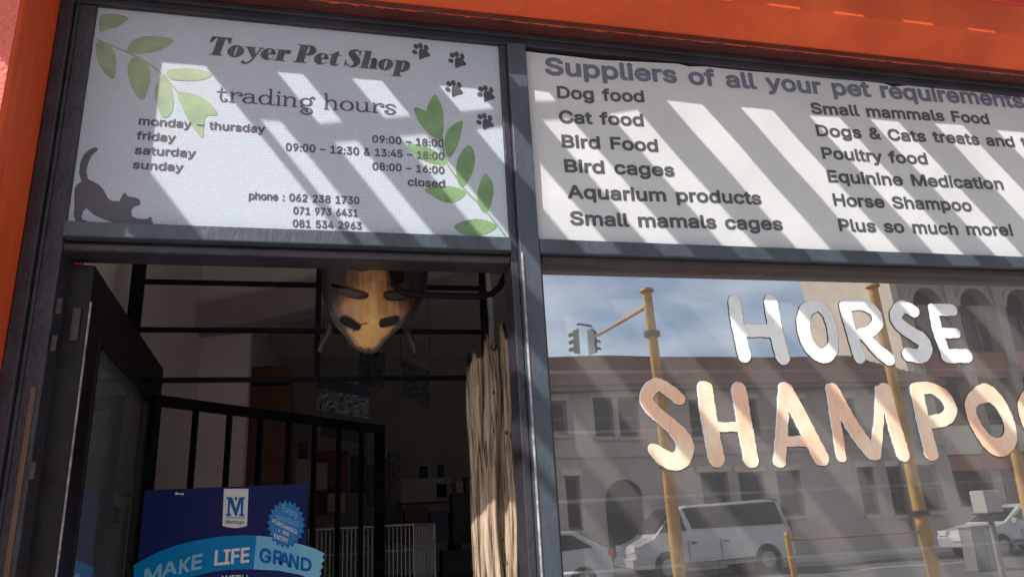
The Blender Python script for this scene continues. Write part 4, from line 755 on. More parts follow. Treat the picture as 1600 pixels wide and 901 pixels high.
# ------------------------------------------------------------------ weathered trunk beside the door
M['trunk'] = mat('weathered grey wood', (.46, .35, .25), .8)
t = M['trunk'].node_tree; b_ = t.nodes['Principled BSDF']; tc = t.nodes.new('ShaderNodeTexCoord'); mp = t.nodes.new('ShaderNodeMapping'); mp.inputs['Scale'].default_value = (1, 1, .055)
n = t.nodes.new('ShaderNodeTexNoise'); n.inputs['Scale'].default_value = 95; n.inputs['Detail'].default_value = 9; n.inputs['Roughness'].default_value = .72
vo = t.nodes.new('ShaderNodeTexVoronoi'); vo.inputs['Scale'].default_value = 30; mp2 = t.nodes.new('ShaderNodeMapping'); mp2.inputs['Scale'].default_value = (1, 1, .7)
t.links.new(tc.outputs['Object'], mp.inputs[0]); t.links.new(mp.outputs[0], n.inputs[0]); t.links.new(tc.outputs['Object'], mp2.inputs[0]); t.links.new(mp2.outputs[0], vo.inputs[0])
r = t.nodes.new('ShaderNodeValToRGB'); e = r.color_ramp.elements; e[0].position = .34; e[0].color = (.03, .02, .014, 1); e[1].position = .62; e[1].color = (.60, .455, .335, 1); q = e.new(.47); q.color = (.37, .26, .18, 1)
r2 = t.nodes.new('ShaderNodeValToRGB'); r2.color_ramp.elements[0].position = .06; r2.color_ramp.elements[1].position = .12; r2.color_ramp.elements[0].color = (.12, .08, .06, 1)
mu = t.nodes.new('ShaderNodeMixRGB'); mu.blend_type = 'MULTIPLY'; mu.inputs[0].default_value = 1
t.links.new(n.outputs['Fac'], r.inputs[0]); t.links.new(vo.outputs['Distance'], r2.inputs[0]); t.links.new(r.outputs[0], mu.inputs[1]); t.links.new(r2.outputs[0], mu.inputs[2]); t.links.new(mu.outputs[0], b_.inputs['Base Color'])
n5 = t.nodes.new('ShaderNodeTexNoise'); n5.inputs['Scale'].default_value = 42; n5.inputs['Detail'].default_value = 3; n5.inputs['Distortion'].default_value = .4
mp5 = t.nodes.new('ShaderNodeMapping'); mp5.inputs['Scale'].default_value = (1, 1, .045); t.links.new(tc.outputs['Object'], mp5.inputs[0]); t.links.new(mp5.outputs[0], n5.inputs[0])
r5 = t.nodes.new('ShaderNodeValToRGB'); e5 = r5.color_ramp.elements; e5[0].position = .470; e5[0].color = (1, 1, 1, 1); e5[1].position = .525; e5[1].color = (1, 1, 1, 1); q5 = e5.new(.497); q5.color = (.10, .07, .05, 1)
mu5 = t.nodes.new('ShaderNodeMixRGB'); mu5.blend_type = 'MULTIPLY'; mu5.inputs[0].default_value = 1; t.links.new(n5.outputs['Fac'], r5.inputs[0]); t.links.new(mu.outputs[0], mu5.inputs[1]); t.links.new(r5.outputs[0], mu5.inputs[2]); t.links.new(mu5.outputs[0], b_.inputs['Base Color'])
bp = t.nodes.new('ShaderNodeBump'); bp.inputs['Strength'].default_value = 1; bp.inputs['Distance'].default_value = .008; t.links.new(n.outputs['Fac'], bp.inputs['Height']); t.links.new(bp.outputs[0], b_.inputs['Normal'])
YTk = .31
tk = thing('weathered_tree_trunk', 'grey brown deeply grooved driftwood trunk standing inside the doorway beside the mullion', 'tree trunk', (.33, YTk, .12))
def strand(u0, v0, u1, w0, w1, ph, dy):
    """one lobe of the trunk from its broken top (u0,v0) down past the picture's lower edge (u1 at v=901)"""
    a = at(u0, v0, YTk+dy); c = at(u1, 901, YTk+dy); sl = (c-a)/(a[2]-c[2]); N = 60; nn = 40
    top = a[2]; vs = []; fs = []
    for i in range(N+1):
        z = top-(top-.12)*(i/N)**1.15; s_ = min(1, (top-z)/.55)
        cxx = a[0]+(c[0]-a[0])*(top-z)/(a[2]-c[2]) if z > 1.2 else a[0]+(c[0]-a[0])*(top-1.2)/(a[2]-c[2])
        rad = 1.16*(w0+(w1-w0)*s_)/2
        for k in range(nn):
            an = 2*math.pi*k/nn; g = 1+.14*math.sin(3*an+ph+z*2.2)-.17*abs(math.sin(3.5*an+ph*2-z*1.6))**.5+.10+.07*math.sin(11*an+z*5+ph)+.04*math.sin(z*31+an*2+ph)
            zz = z + (.018*math.sin(3*an+ph)+.012*math.sin(5*an)+.008*random.uniform(-1, 1) if i == 0 else 0)
            wob = .008*math.sin(z*6+ph)+.004*math.sin(z*15+ph*3)
            vs.append((cxx+wob+rad*g*math.cos(an), YTk+dy+rad*1.05*g*math.sin(an), zz))
    for i in range(N):
        for k in range(nn): fs.append((i*nn+k, i*nn+(k+1) % nn, (i+1)*nn+(k+1) % nn, (i+1)*nn+k))
    fs.append(tuple(range(nn))); MB().add(vs, fs).build('wood_lobe', M['trunk'], tk, smooth='all')
strand(747, 562, 758, .030, .036, .3, .0)
strand(763, 543, 776, .036, .040, 1.7, -.010)
strand(786, 522, 800, .038, .044, 3.1, -.006)
strand(806, 506, 818, .034, .042, 4.4, .008)
strand(776, 535, 789, .044, .052, 5.2, .020)
strand(797, 515, 810, .040, .048, .9, .022)

# white bent pipes of the curtain bracket
br = thing('pale_metal_bracket', 'pale bent metal bracket behind the top of the driftwood trunk', 'bracket', (.33, .22, 2.0))
M['palemetal'] = mat('pale galvanised metal', (.36, .35, .33), .5, noise=.3, nscale=20)
MB().tube([pt(762, 412, .46), pt(764, 450, .46), pt(768, 500, .46), pt(769, 560, .46), pt(771, 640, .46)], .008, 10).build('bracket_post', M['palemetal'], br, smooth=True)
MB().tube([pt(769, 565, .45), pt(785, 528, .44), pt(812, 470, .42)], .0058, 10).build('bracket_brace', M['palemetal'], br, smooth=True)
MB().tube([pt(790, 440, .43), pt(797, 420, .43), pt(802, 405, .43)], .0058, 10).build('bracket_brace', M['palemetal'], br, smooth=True)

# ------------------------------------------------------------------ lower swing gate
g0 = at(250, 618, .68); G0 = Vector((g0[0], g0[1])); gdir = Vector((954.1, 1014.9)).normalized(); ZG = float(g0[2])
GLn = .3
def pix_u(p):
    q = ROT.T @ (np.array(p)-CAM); return 800+FOC*q[0]/-q[2]
while pix_u((G0.x+gdir.x*GLn, G0.y+gdir.y*GLn, ZG)) < 597: GLn += .003
ga = math.atan2(gdir.y, gdir.x)
GM = Matrix.Translation((G0.x, G0.y, 0)) @ Matrix.Rotation(ga, 4, 'Z')
gt = thing('half_height_swing_gate', 'black barred steel gate swung inward behind the blue board', 'gate', (G0.x, G0.y, .14))
dbox((0, GLn-.0305, -.012, .012, ZG-.026, ZG), M0=GM).build('top_rail', ir, gt, bevel=.001)
dbox((0, GLn-.0305, -.01, .01, .20, .228), M0=GM).build('bottom_rail', ir, gt, bevel=.001)
dbox((GLn-.030, GLn, -.0125, .0125, .16, ZG+.001), M0=GM).build('end_stile', ir, gt, bevel=.001)
dbox((-.018, -.0005, -.0125, .0125, .16, ZG+.001), M0=GM).build('end_stile', ir, gt, bevel=.001)
for k in range(1, 8): dbox((k*GLn/8-.0058, k*GLn/8+.0058, -.006, .006, .228, ZG-.0265), M0=GM).build('gate_bar', ir, gt)

# ------------------------------------------------------------------ blue promotion board
YBd = .60
bd = thing('blue_competition_board', 'navy promotional board with a light blue arched ribbon hung low in the doorway', 'advertising board', (-.25, YBd, .6))
xl, zt = xz(226, 765, YBd); xr, _ = xz(481, 768, YBd)
MB().box(xl, xr, YBd, YBd+.005, .6, zt).build('board_panel', M['navy'], bd)
bo = (220, 740, 5.333)
ribbon_top = [(-60,760),(25,710),(150,645),(300,590),(500,545),(650,520),(850,508),(965,512),(1100,525),(1300,575),(1440,615),(1530,660)]
ribbon_end = [(1513,690),(1532,715),(1503,745),(1520,775),(1493,800),(1505,830),(1478,862),(1490,900)]
ribbon_bot = [(1400,868),(1330,838),(1150,803),(940,792),(750,796),(600,812),(400,862),(250,912),(100,980),(0,1040),(-60,1080)]
def bpoly(name, pts, dy, m, th=.0012, par=bd, **k):
    q = pxs(pts, *bo, YBd-dy); return MB().prism([(a, c) for a, c in q], 'y', YBd-dy, YBd-dy+th).build(name, m, par, **k)
bpoly('ribbon', ribbon_top[:8]+ribbon_bot[3:], .003, M['blue_mid'], .0028)
bpoly('ribbon', ribbon_top[7:]+ribbon_end+ribbon_bot[:4], .0032, M['blue_light'], .0030, label='paler right hand part of the ribbon with torn end')
bpoly('ribbon_fold', [(1330,585),(1440,616),(1530,662),(1513,690),(1532,715),(1503,745),(1520,775),(1493,800),(1505,830),(1478,862),(1490,898),(1400,866),(1300,826)], .0040, M['blue_fade'], .0006)
def btext(s, l, r, cap, m, bold=9, par=bd, dy=.0052, h=.0012, **k):
    Y = YBd-dy; p0 = xz(bo[0]+l[0]/bo[2], bo[1]+l[1]/bo[2], Y); p1 = xz(bo[0]+r[0]/bo[2], bo[1]+r[1]/bo[2], Y); q = xz(bo[0]+l[0]/bo[2], bo[1]+(l[1]-cap)/bo[2], Y)
    return text('lettering', s, p0, p1, q[1]-p0[1], Y, m, par, bold=bold, h=h, **k)
btext('M', (22, 905), (170, 853), 110, M['blue_fade'], 12); btext('A', (170, 862), (300, 826), 118, M['blue_fade'], 12); btext('K', (315, 838), (405, 812), 125, M['blue_fade'], 12); btext('E', (418, 805), (508, 788), 128, M['blue_fade'], 12)
btext('LIFE', (612, 764), (902, 736), 130, M['board_white'], 12)
btext('G', (985, 733), (1085, 748), 120, M['blue_deep'], 12); btext('R', (1100, 748), (1180, 760), 118, M['blue_deep'], 12); btext('A', (1150, 752), (1245, 778), 112, M['blue_deep'], 12); btext('N', (1235, 775), (1315, 800), 118, M['blue_deep'], 12); btext('D', (1330, 800), (1422, 818), 112, M['blue_deep'], 12)
btext('WITH', (670, 935), (885, 930), 92, M['board_white'], 2)
lg = bpoly('logo_tag', [(693,122),(897,122),(885,430),(840,443),(785,449),(725,443),(680,430)], .003, M['board_white'], .0026)
Yd = YBd-.0040
def bflat(name, polys, m, par, h=.0008):
    L = [pxs(p, *bo, Yd) for p in polys]; x0, x1, z0, z1 = bounds(L)
    def fn(X, Z):
        d = np.full(X.shape, 1e9)
        for l in L: d = np.minimum(d, poly_d(X, Z, [l]))
        return d
    return flat(name, fn, x0, x1, z0, z1, h, Yd, m, par)
bflat('logo_letter', [[(714,192),(762,192),(792,290),(822,192),(868,192),(868,208),(856,210),(852,332),(864,334),(864,350),(820,350),(820,334),(832,330),(834,236),(800,348),(786,348),(744,240),(738,328),(752,332),(752,350),(710,350),(710,334),(722,330),(728,210),(714,208)]], M['blue_deep'], bd)
bflat('logo_rule', [[(706,360),(872,362),(872,367),(706,365)]], M['navy'], bd)
bflat('logo_flame', [[(790,186),(802,196),(803,212),(794,222),(784,212),(784,198)]], M['navy'], bd)
btext('Mont', (706, 411), (792, 413), 30, M['navy'], 3, dy=.0044, h=.0009) if True else None
btext('e', (795, 413), (814, 414), 30, M['navy'], 3, dy=.0044, h=.0009); btext('g', (817, 414), (836, 415), 30, M['navy'], 3, dy=.0044, h=.0009); btext('o', (839, 415), (860, 415), 30, M['navy'], 3, dy=.0044, h=.0009)
star = []
for i in range(44):
    a = 2*math.pi*i/44+.07; rr = 165 if i % 2 == 0 else 140; star.append((1212+rr*math.cos(a), 414+rr*1.24*math.sin(a)))
bpoly('starburst_badge', star, .0068, M['blue_deep'], .0022)
bb = [(1212+(x-1212)*.93, 414+(y-414)*.93) for x, y in star]
bpoly('badge_face', bb, .0074, mat('badge blue print', (.0, .17, .46), .35), .0005)
for s_, l_, r_, c_, bl in (('Every', (1180, 305), (1305, 372), 58, 2), ('product', (1130, 375), (1315, 440), 50, 2), ('PURCHASED', (1098, 405), (1300, 503), 36, 6), ('= AN', (1145, 483), (1230, 520), 38, 6), ('ENTRY', (1110, 532), (1228, 580), 40, 6)):
    btext(s_, l_, r_, c_, M['blue_light'] if bl == 2 else M['board_white'], bl, dy=.0082, h=.0009)
x, z = xz(281, 771, YBd-.001); b = MB()
b.tube([(x-.009, YBd-.002, z+.0015), (x, YBd-.003, z), (x+.009, YBd-.002, z-.0005)], [.0038, .0015, .0036], 6).build('cable_tie', M['board_white'], bd)

# ------------------------------------------------------------------ shop interior
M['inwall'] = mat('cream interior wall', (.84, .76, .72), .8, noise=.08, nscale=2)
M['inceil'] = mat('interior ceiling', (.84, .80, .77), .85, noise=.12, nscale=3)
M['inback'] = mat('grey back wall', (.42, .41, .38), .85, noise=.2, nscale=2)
M['infloor'] = mat('interior floor', (.45, .42, .38), .5, noise=.2, nscale=4)
LX = at(297, 600, 1.8)[0]
b = MB().box(-.9, 4.2, -.05, 6.2, -.05, .12); struct(b.build('shop_floor', M['infloor']))
room = thing('shop_interior', 'dim cream walls and sloping ceiling inside the pet shop seen through the doorway', 'room', (0, 3, .12))
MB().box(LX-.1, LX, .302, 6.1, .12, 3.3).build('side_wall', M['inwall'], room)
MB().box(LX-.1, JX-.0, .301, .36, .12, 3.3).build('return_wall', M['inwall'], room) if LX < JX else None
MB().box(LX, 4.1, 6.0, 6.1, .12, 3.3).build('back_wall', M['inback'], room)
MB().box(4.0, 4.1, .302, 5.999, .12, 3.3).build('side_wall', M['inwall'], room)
MB().box(LX-.1, 4.1, .302, 6.1, 3.3, 3.4).build('ceiling', M['inceil'], room)
MB().box(LX-.1, 4.1, .06, .301, 2.66, 3.4).build('lintel_wall', M['inceil'], room)
# sloping beam and wall stub at 1.8 m
a = xz(297, 477, 1.8); c = xz(500, 431, 1.8); d_ = xz(380, 506, 1.8); e_ = xz(497, 478, 1.8)
k1 = (c[1]-a[1])/(c[0]-a[0]); k2 = (e_[1]-d_[1])/(e_[0]-d_[0])
xe = 1.5
MB().prism([(LX+.001, a[1]), (xe, a[1]+k1*(xe-a[0])), (xe, d_[1]+k2*(xe-d_[0])), (d_[0], d_[1]), (LX+.001, d_[1]-.02)], 'y', 1.8, 1.95).build('sloping_beam', mat('mauve beam', (.42, .35, .37), .85, noise=.1, nscale=3), room)
MB().prism([(LX+.001, a[1]+.004), (xe, a[1]+k1*(xe-a[0])+.004), (xe, 3.29), (LX+.001, 3.29)], 'y', 1.86, 1.93).build('upper_panel', M['inwall'], room)
xs = xz(385, 600, 1.9)[0]
MB().box(LX+.001, xs, 1.962, 2.06, .12, d_[1]+.05).build('wall_stub', M['inwall'], room)
M['carton'] = mat('brown carton', (.20, .095, .055), .7, noise=.3, nscale=8)
def carton(u0, v0, u1, v1, Y, dep, m, label, cat='box', name='carton', group=None, lid=True):
    x0, z1 = xz(u0, v0, Y); x1, _ = xz(u1, v0, Y); z0 = xz(u0, v1, Y)[1]
    t_ = thing(name, label, cat, ((x0+x1)/2, Y, z0), group)
    MB().box(x0, x1, Y, Y+dep, z0, z1).build('box_body', m, t_, bevel=.004)
    if lid: MB().box((x0+x1)/2-.02, (x0+x1)/2+.02, Y-.002, Y+dep, z1+.0005, z1+.003).build('tape', M['hinge'], t_); 
    return t_
carton(388, 572, 452, 598, 2.6, .4, M['carton'], 'upper of two brown cartons against the interior wall', group='brown cartons')
carton(376, 602, 455, 762, 2.6, .5, M['carton'], 'large brown carton under a smaller one by the interior wall', group='brown cartons')
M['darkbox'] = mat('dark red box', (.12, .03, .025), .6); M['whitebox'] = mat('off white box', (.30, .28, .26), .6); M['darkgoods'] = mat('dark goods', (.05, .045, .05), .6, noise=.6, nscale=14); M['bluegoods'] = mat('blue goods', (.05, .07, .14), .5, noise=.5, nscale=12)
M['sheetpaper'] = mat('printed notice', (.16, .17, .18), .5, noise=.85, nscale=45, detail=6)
M['foil'] = mat('shiny packet', (.35, .37, .40), .22, .6, noise=.8, nscale=40, bump=1, bscale=40)
# shelving with goods at the back
sh = thing('display_shelving', 'dark shelving of pet goods along the shop back beyond the wire cage', 'shelves', (1.2, 4.6, .12))
for z in (.5, .9, 1.28): MB().box(-.2, 3.2, 4.4, 4.8, z, z+.03).build('shelf', M['darkgoods'], sh)
for x in (-.22, .9, 2.0, 3.2): MB().box(x, x+.04, 4.39, 4.81, .12, 1.75).build('upright', M['darkgoods'], sh)
carton(462, 716, 487, 778, 3.4, .3, M['whitebox'], 'narrow pale box standing beside the brown cartons')
carton(490, 722, 512, 765, 3.5, .3, M['whitebox'], 'small pale box behind the swing gate bars')
carton(497, 704, 545, 800, 3.8, .3, M['darkbox'], 'dark red box behind the swing gate bars')
carton(625, 748, 704, 786, 4.4, .3, M['whitebox'], 'grey appliance with dark lid on the back shelving', 'appliance', 'appliance')
x0, z1 = xz(682, 756, 4.4); x1, z0 = xz(698, 776, 4.4)
b = MB().box(x0, x1, 4.392, 4.399, z0, z1); q = b.build('appliance_window', M['black_iron']); q.parent = [o for o in C.objects if o.name == 'appliance'][0]; q.matrix_parent_inverse = parent_world(q.parent).inverted()
def jar(u, v0, v1, wpx, Y, m, label, name='jar'):
    x, z0 = xz(u, v1, Y); z1 = xz(u, v0, Y)[1]; r_ = wpx/2*(Y+1.35)/FOC
    t_ = thing(name, label, 'jar', (x, Y, z0), 'jars on the appliance'); prof = [(r_, z0), (r_, z0+(z1-z0)*.75), (r_*.8, z0+(z1-z0)*.82), (r_*.8, z1-.02)]
    MB().tube([(x, Y, z) for _, z in prof], [p for p, _ in prof], 14).build('jar_body', m, t_, smooth=True); MB().tube([(x, Y, z1-.0195), (x, Y, z1)], r_*.86, 14).build('lid', M['black_iron'], t_, smooth=True)
jar(662, 728, 747, 13, 4.5, M['darkgoods'], 'squat dark jar on the grey appliance, left of two'); jar(689, 726, 747, 11, 4.5, M['bluegoods'], 'taller dark jar on the grey appliance, right of two')
lbl = ['dim packed carton low on the shelving nearest the gate', 'dark bagged goods on the middle shelf by the gate', 'blue tinted packet below the grey appliance', 'dark carton right of the grey appliance', 'low dark box at shelf level beside the driftwood trunk', 'pale printed packet leaning at the left of the back shelving']
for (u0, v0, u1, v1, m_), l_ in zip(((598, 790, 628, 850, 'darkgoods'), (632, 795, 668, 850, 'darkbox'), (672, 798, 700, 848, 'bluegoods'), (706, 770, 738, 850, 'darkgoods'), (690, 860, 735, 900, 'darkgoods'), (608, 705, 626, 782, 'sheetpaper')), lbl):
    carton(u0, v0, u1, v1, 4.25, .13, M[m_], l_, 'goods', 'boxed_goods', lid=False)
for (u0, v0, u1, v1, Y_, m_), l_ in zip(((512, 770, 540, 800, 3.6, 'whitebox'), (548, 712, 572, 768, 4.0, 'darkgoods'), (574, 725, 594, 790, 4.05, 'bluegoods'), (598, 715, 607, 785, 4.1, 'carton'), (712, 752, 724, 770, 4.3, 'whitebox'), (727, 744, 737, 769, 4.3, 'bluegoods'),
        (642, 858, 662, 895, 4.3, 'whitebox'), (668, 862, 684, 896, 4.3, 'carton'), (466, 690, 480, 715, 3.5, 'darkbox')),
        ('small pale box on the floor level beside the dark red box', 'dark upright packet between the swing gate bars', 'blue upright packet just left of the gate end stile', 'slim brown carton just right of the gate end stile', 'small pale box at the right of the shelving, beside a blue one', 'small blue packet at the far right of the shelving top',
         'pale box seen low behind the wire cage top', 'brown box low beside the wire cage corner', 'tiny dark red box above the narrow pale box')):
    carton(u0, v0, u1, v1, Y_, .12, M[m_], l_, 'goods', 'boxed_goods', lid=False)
def notice(poly, Y, m, label, header=None, tilt=.02):
    q = [xz(u, v, Y) for u, v in poly]; cx_ = sum(p[0] for p in q)/len(q); cz_ = min(p[1] for p in q)
    t_ = thing('hanging_notice', label, 'notice', (cx_, Y, cz_), 'notices hanging in the shop')
    MB().prism(q, 'y', Y, Y+.003).build('notice_sheet', m, t_)
    if header: MB().prism([xz(u, v, Y-.002) for u, v in header], 'y', Y-.002, Y-.0005).build('notice_header', M['bluegoods'], t_)
    MB().tube([(q[0][0], Y+.001, q[0][1]), (q[0][0], Y+.001, 3.29)], .0015, 5).build('string', ir, t_); MB().tube([(q[1][0], Y+.001, q[1][1]), (q[1][0], Y+.001, 3.29)], .0015, 5).build('string', ir, t_)
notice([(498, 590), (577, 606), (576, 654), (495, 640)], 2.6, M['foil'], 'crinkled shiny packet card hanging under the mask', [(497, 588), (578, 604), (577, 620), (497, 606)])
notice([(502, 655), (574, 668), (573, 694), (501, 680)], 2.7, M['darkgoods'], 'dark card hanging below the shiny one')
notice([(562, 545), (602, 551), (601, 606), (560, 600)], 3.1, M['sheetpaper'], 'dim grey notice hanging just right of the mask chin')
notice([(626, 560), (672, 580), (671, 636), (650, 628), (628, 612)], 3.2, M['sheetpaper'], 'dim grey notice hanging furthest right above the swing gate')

# slim display rails just inside the big window
M['rail'] = mat('pale display rail', (.6, .62, .66), .3)
for (u, v), l_ in (((943, 581), 'topmost'), ((943, 674), 'middle'), ((943, 780), 'lower'), ((1100, 880), 'lowest')):
    x, z = xz(u, v, .20); t_ = thing('display_rail', l_+' pale display rail running level behind the big window', 'rail', (1.5, .2, z), 'display rails behind the window')
    MB().tube([(.45, .2, z), (3.8, .2, z)], .0035, 8).build('rail_bar', M['rail'], t_, smooth=True)
    for x in (.8, 2.2, 3.6): MB().box(x-.004, x+.004, .2, .5, z-.012, z-.004).build('rail_arm', M['greyarm'] if 'greyarm' in M else M['hinge'], t_)

# wire cage
cg = thing('wire_cage', 'white wire mesh cage standing on the floor behind the swing gate', 'cage', (.3, 1.75, .12))
wm = mat('galvanised wire', (.42, .42, .44), .45, .3)
CY = 1.75; xa = xz(476, 828, CY)[0]; xb = xz(646, 820, CY)[0]; zt_ = xz(560, 823, CY)[1]; xc = xz(679, 817, CY+.35)[0]
b = MB()
for k in range(27): x = xa+(xb-xa)*k/26; b.box(x-.0015, x+.0015, CY-.0015, CY+.0015, .5, zt_-.006)
for z in (zt_-.095, zt_-.24, zt_-.40, .75): b.box(xa, xb, CY-.0032, CY-.0012, z-.0014, z+.0014)
b.build('front_mesh', wm, cg)
b = MB()
for k in range(1, 15): f_ = k/15; x = xb+(xc-xb)*f_; y = CY+.35*f_; b.box(x-.001, x+.001, y-.001, y+.001, .5, zt_-.006)
for z in (zt_-.095, zt_-.24, zt_-.40): b.tube([(xb, CY, z), (xc, CY+.35, z)], .0013, 5)
b.build('side_mesh', wm, cg)
b = MB().tube([(xa, CY, zt_), (xb, CY, zt_), (xc, CY+.35, zt_)], .0042, 8); b.tube([(xb, CY, zt_-.003), (xb, CY, .45)], .0028, 6); b.tube([(xc, CY+.35, zt_-.003), (xc, CY+.35, .45)], .0034, 6); b.tube([(xa, CY, zt_-.003), (xa, CY, .45)], .0028, 6)
b.build('cage_frame', wm, cg, smooth=True)
MB().box(xa, xc, CY-.01, CY+.36, .40, .448).build('tray', M['darkgoods'], cg)

# ------------------------------------------------------------------ the street behind the camera, seen mirrored in the window
def mx(u, v, Y): return mir(u, v, Y)[0]
def mz(u, v, Y): return mir(u, v, Y)[2]
M['stone'] = mat('tan render', (.52, .42, .36), .85, noise=.28, nscale=.9, detail=9, stretch=(1, 1, .4))
M['roof'] = mat('brown tile roof', (.24, .13, .10), .8, noise=.3, nscale=6, stretch=(.3, 3, 3))
M['beige'] = mat('beige render', (.66, .54, .43), .85, noise=.16, nscale=.9, detail=8)
M['darkglass'] = mat('dark window glass', (.022, .026, .032), .12, spec=.22)
M['winframe'] = mat('window frame grey', (.17, .15, .14), .6)
def wall_holes(x0, x1, z0, z1, holes, y, dep):
    """wall facing +y at y, openings as (xa,xb,za,zb), reveals going back dep"""
    b = MB(); xs = sorted({x0, x1, *[h[0] for h in holes], *[h[1] for h in holes]}); zs = sorted({z0, z1, *[h[2] for h in holes], *[h[3] for h in holes]})
    for i in range(len(xs)-1):
        for j in range(len(zs)-1):
            cx_, cz_ = (xs[i]+xs[i+1])/2, (zs[j]+zs[j+1])/2
            if any(h[0] < cx_ < h[1] and h[2] < cz_ < h[3] for h in holes): continue
            b.quad((xs[i], y, zs[j]), (xs[i], y, zs[j+1]), (xs[i+1], y, zs[j+1]), (xs[i+1], y, zs[j]))
    for a, c, d, e in holes:
        b.quad((a, y, d), (a, y-dep, d), (a, y-dep, e), (a, y, e)); b.quad((c, y, d), (c, y, e), (c, y-dep, e), (c, y-dep, d))
        b.quad((a, y, e), (a, y-dep, e), (c, y-dep, e), (c, y, e)); b.quad((a, y, d), (c, y, d), (c, y-dep, d), (a, y-dep, d))
    return b
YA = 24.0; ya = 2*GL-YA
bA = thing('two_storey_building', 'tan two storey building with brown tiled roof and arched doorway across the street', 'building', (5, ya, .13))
rows = []
for u0, v0, u1, v1 in ((852, 625, 884, 680), (925, 620, 955, 682), (963, 620, 996, 682), (1078, 625, 1106, 682), (1150, 625, 1180, 682), (1225, 625, 1255, 682),
                       (880, 745, 903, 828), (1096, 737, 1136, 800), (1152, 737, 1190, 802), (1212, 735, 1248, 808), (1335, 729, 1362, 806), (1385, 729, 1412, 806), (1434, 727, 1464, 800), (1300, 622, 1330, 680), (1370, 620, 1400, 680)):
    rows.append((mx(u0, v0, YA), mx(u1, v0, YA), mz((u0+u1)/2, v1, YA), mz((u0+u1)/2, v0, YA)))
dr = (mx(944, 790, YA), mx(1008, 790, YA), .13, mz(976, 748, YA))
xA0, xA1 = mx(700, 700, YA)-6, mx(1480, 700, YA); ze = mz(1000, 611, YA)
wl = wall_holes(xA0, xA1, .13, ze, rows+[dr], ya, .25)
rx = (dr[1]-dr[0])/2; cxa = (dr[0]+dr[1])/2; sp = dr[3]-rx*.95
for sgn in (-1, 1):                                    # spandrels that round the doorway's head
    for k in range(10):
        a0, a1 = math.pi/2*k/10, math.pi/2*(k+1)/10
        p = [(cxa+sgn*rx*math.sin(t), sp+rx*.95*math.cos(t)) for t in (a0, a1)]
        wl.add([(p[0][0], ya+.004, p[0][1]), (p[1][0], ya+.004, p[1][1]), (p[1][0], ya+.004, dr[3]+.01), (p[0][0], ya+.004, dr[3]+.01)], [(0, 1, 2, 3)])
wl.build('wall', M['stone'], bA, recalc=False)
MB().box(xA0, xA1-.002, ya-9, ya-.5, .13, ze-.01).build('rear_block', M['stone'], bA)
for h in rows:
    f = MB(); y = ya-.2
    f.box(h[0]+.001, h[0]+.08, y-.04, y, h[2]+.001, h[3]-.001).box(h[1]-.08, h[1]-.001, y-.04, y, h[2]+.001, h[3]-.001).box(h[0]+.081, h[1]-.081, y-.04, y, h[3]-.09, h[3]-.001).box(h[0]+.081, h[1]-.081, y-.04, y, h[2]+.001, h[2]+.09)
    f.box(h[0]+.081, h[1]-.081, y-.035, y-.005, (h[2]+h[3])/2-.03, (h[2]+h[3])/2+.03)
    fo_ = f.build('window', M['winframe'], bA); MB().box(h[0]+.01, h[1]-.01, y-.06, y-.045, h[2]+.01, h[3]-.01).build('pane', M['darkglass'], fo_)
    MB().box(h[0]-.08, h[1]+.08, ya+.002, ya+.09, h[2]-.12, h[2]-.002).build('sill', M['stone'], fo_)
for h in rows:
    MB().box(h[0]-.12, h[1]+.12, ya+.002, ya+.06, h[3]+.02, h[3]+.24).build('lintel', M['beige'], bA)
dd_ = MB().box(dr[0]+.01, dr[1]-.01, ya-.24, ya-.2, .131, dr[3]-.01).build('arched_door', M['darkglass'], bA)
MB().box(xA0-.3, xA1+.25, ya+.002, ya+.45, ze, ze+.16).build('eaves', M['winframe'], bA)
zr = mz(1000, 556, YA+5)
rb = MB(); N = 16
for k in range(N):                                    # tile courses stepping up the slope
    f0, f1 = k/N, (k+1)/N; y0, y1 = ya+.5-5.5*f0, ya+.5-5.5*f1; z0_, z1_ = ze+.161+(zr-ze-.16)*f0, ze+.161+(zr-ze-.16)*f1
    rb.add([(xA0-.3, y0, z0_), (xA1+.25, y0, z0_), (xA1+.25, y1, z1_), (xA0-.3, y1, z1_), (xA0-.3, y0, z0_+.07), (xA1+.25, y0, z0_+.07)], [(4, 5, 2, 3), (0, 1, 5, 4)])
rb.build('roof', M['roof'], bA, recalc=False)
rb = MB().add([(xA0-.3, ya-5, zr), (xA1+.25, ya-5, zr), (xA1+.25, ya-10, ze), (xA0-.3, ya-10, ze)], [(0, 1, 2, 3)]).add([(xA1+.24, ya+.45, ze+.16), (xA1+.24, ya-5, zr), (xA1+.24, ya-10, ze)], [(0, 1, 2)]); rb.build('roof_back', M['roof'], bA, recalc=False)
# string course and rain pipe
MB().box(xA0, xA1, ya+.002, ya+.07, mz(1100, 706, YA)-.07, mz(1100, 706, YA)+.07).build('string_course', M['stone'], bA)
MB().tube([(mx(1400, 700, YA), ya+.1, .13), (mx(1400, 700, YA), ya+.1, ze)], .06, 8).build('rain_pipe', M['winframe'], bA)

# taller building beyond on the right
M['column'] = mat('shaded beige stone', (.44, .35, .28), .85, noise=.25, nscale=1.5, detail=8); M['brick'] = mat('red brown brick panel', (.40, .17, .12), .85, noise=.25, nscale=3)
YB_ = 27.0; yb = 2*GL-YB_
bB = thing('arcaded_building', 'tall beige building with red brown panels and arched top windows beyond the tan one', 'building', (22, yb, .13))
xB0 = mx(1402, 500, YB_); xB1 = xB0+26; zB = 19.0
side_far = 0
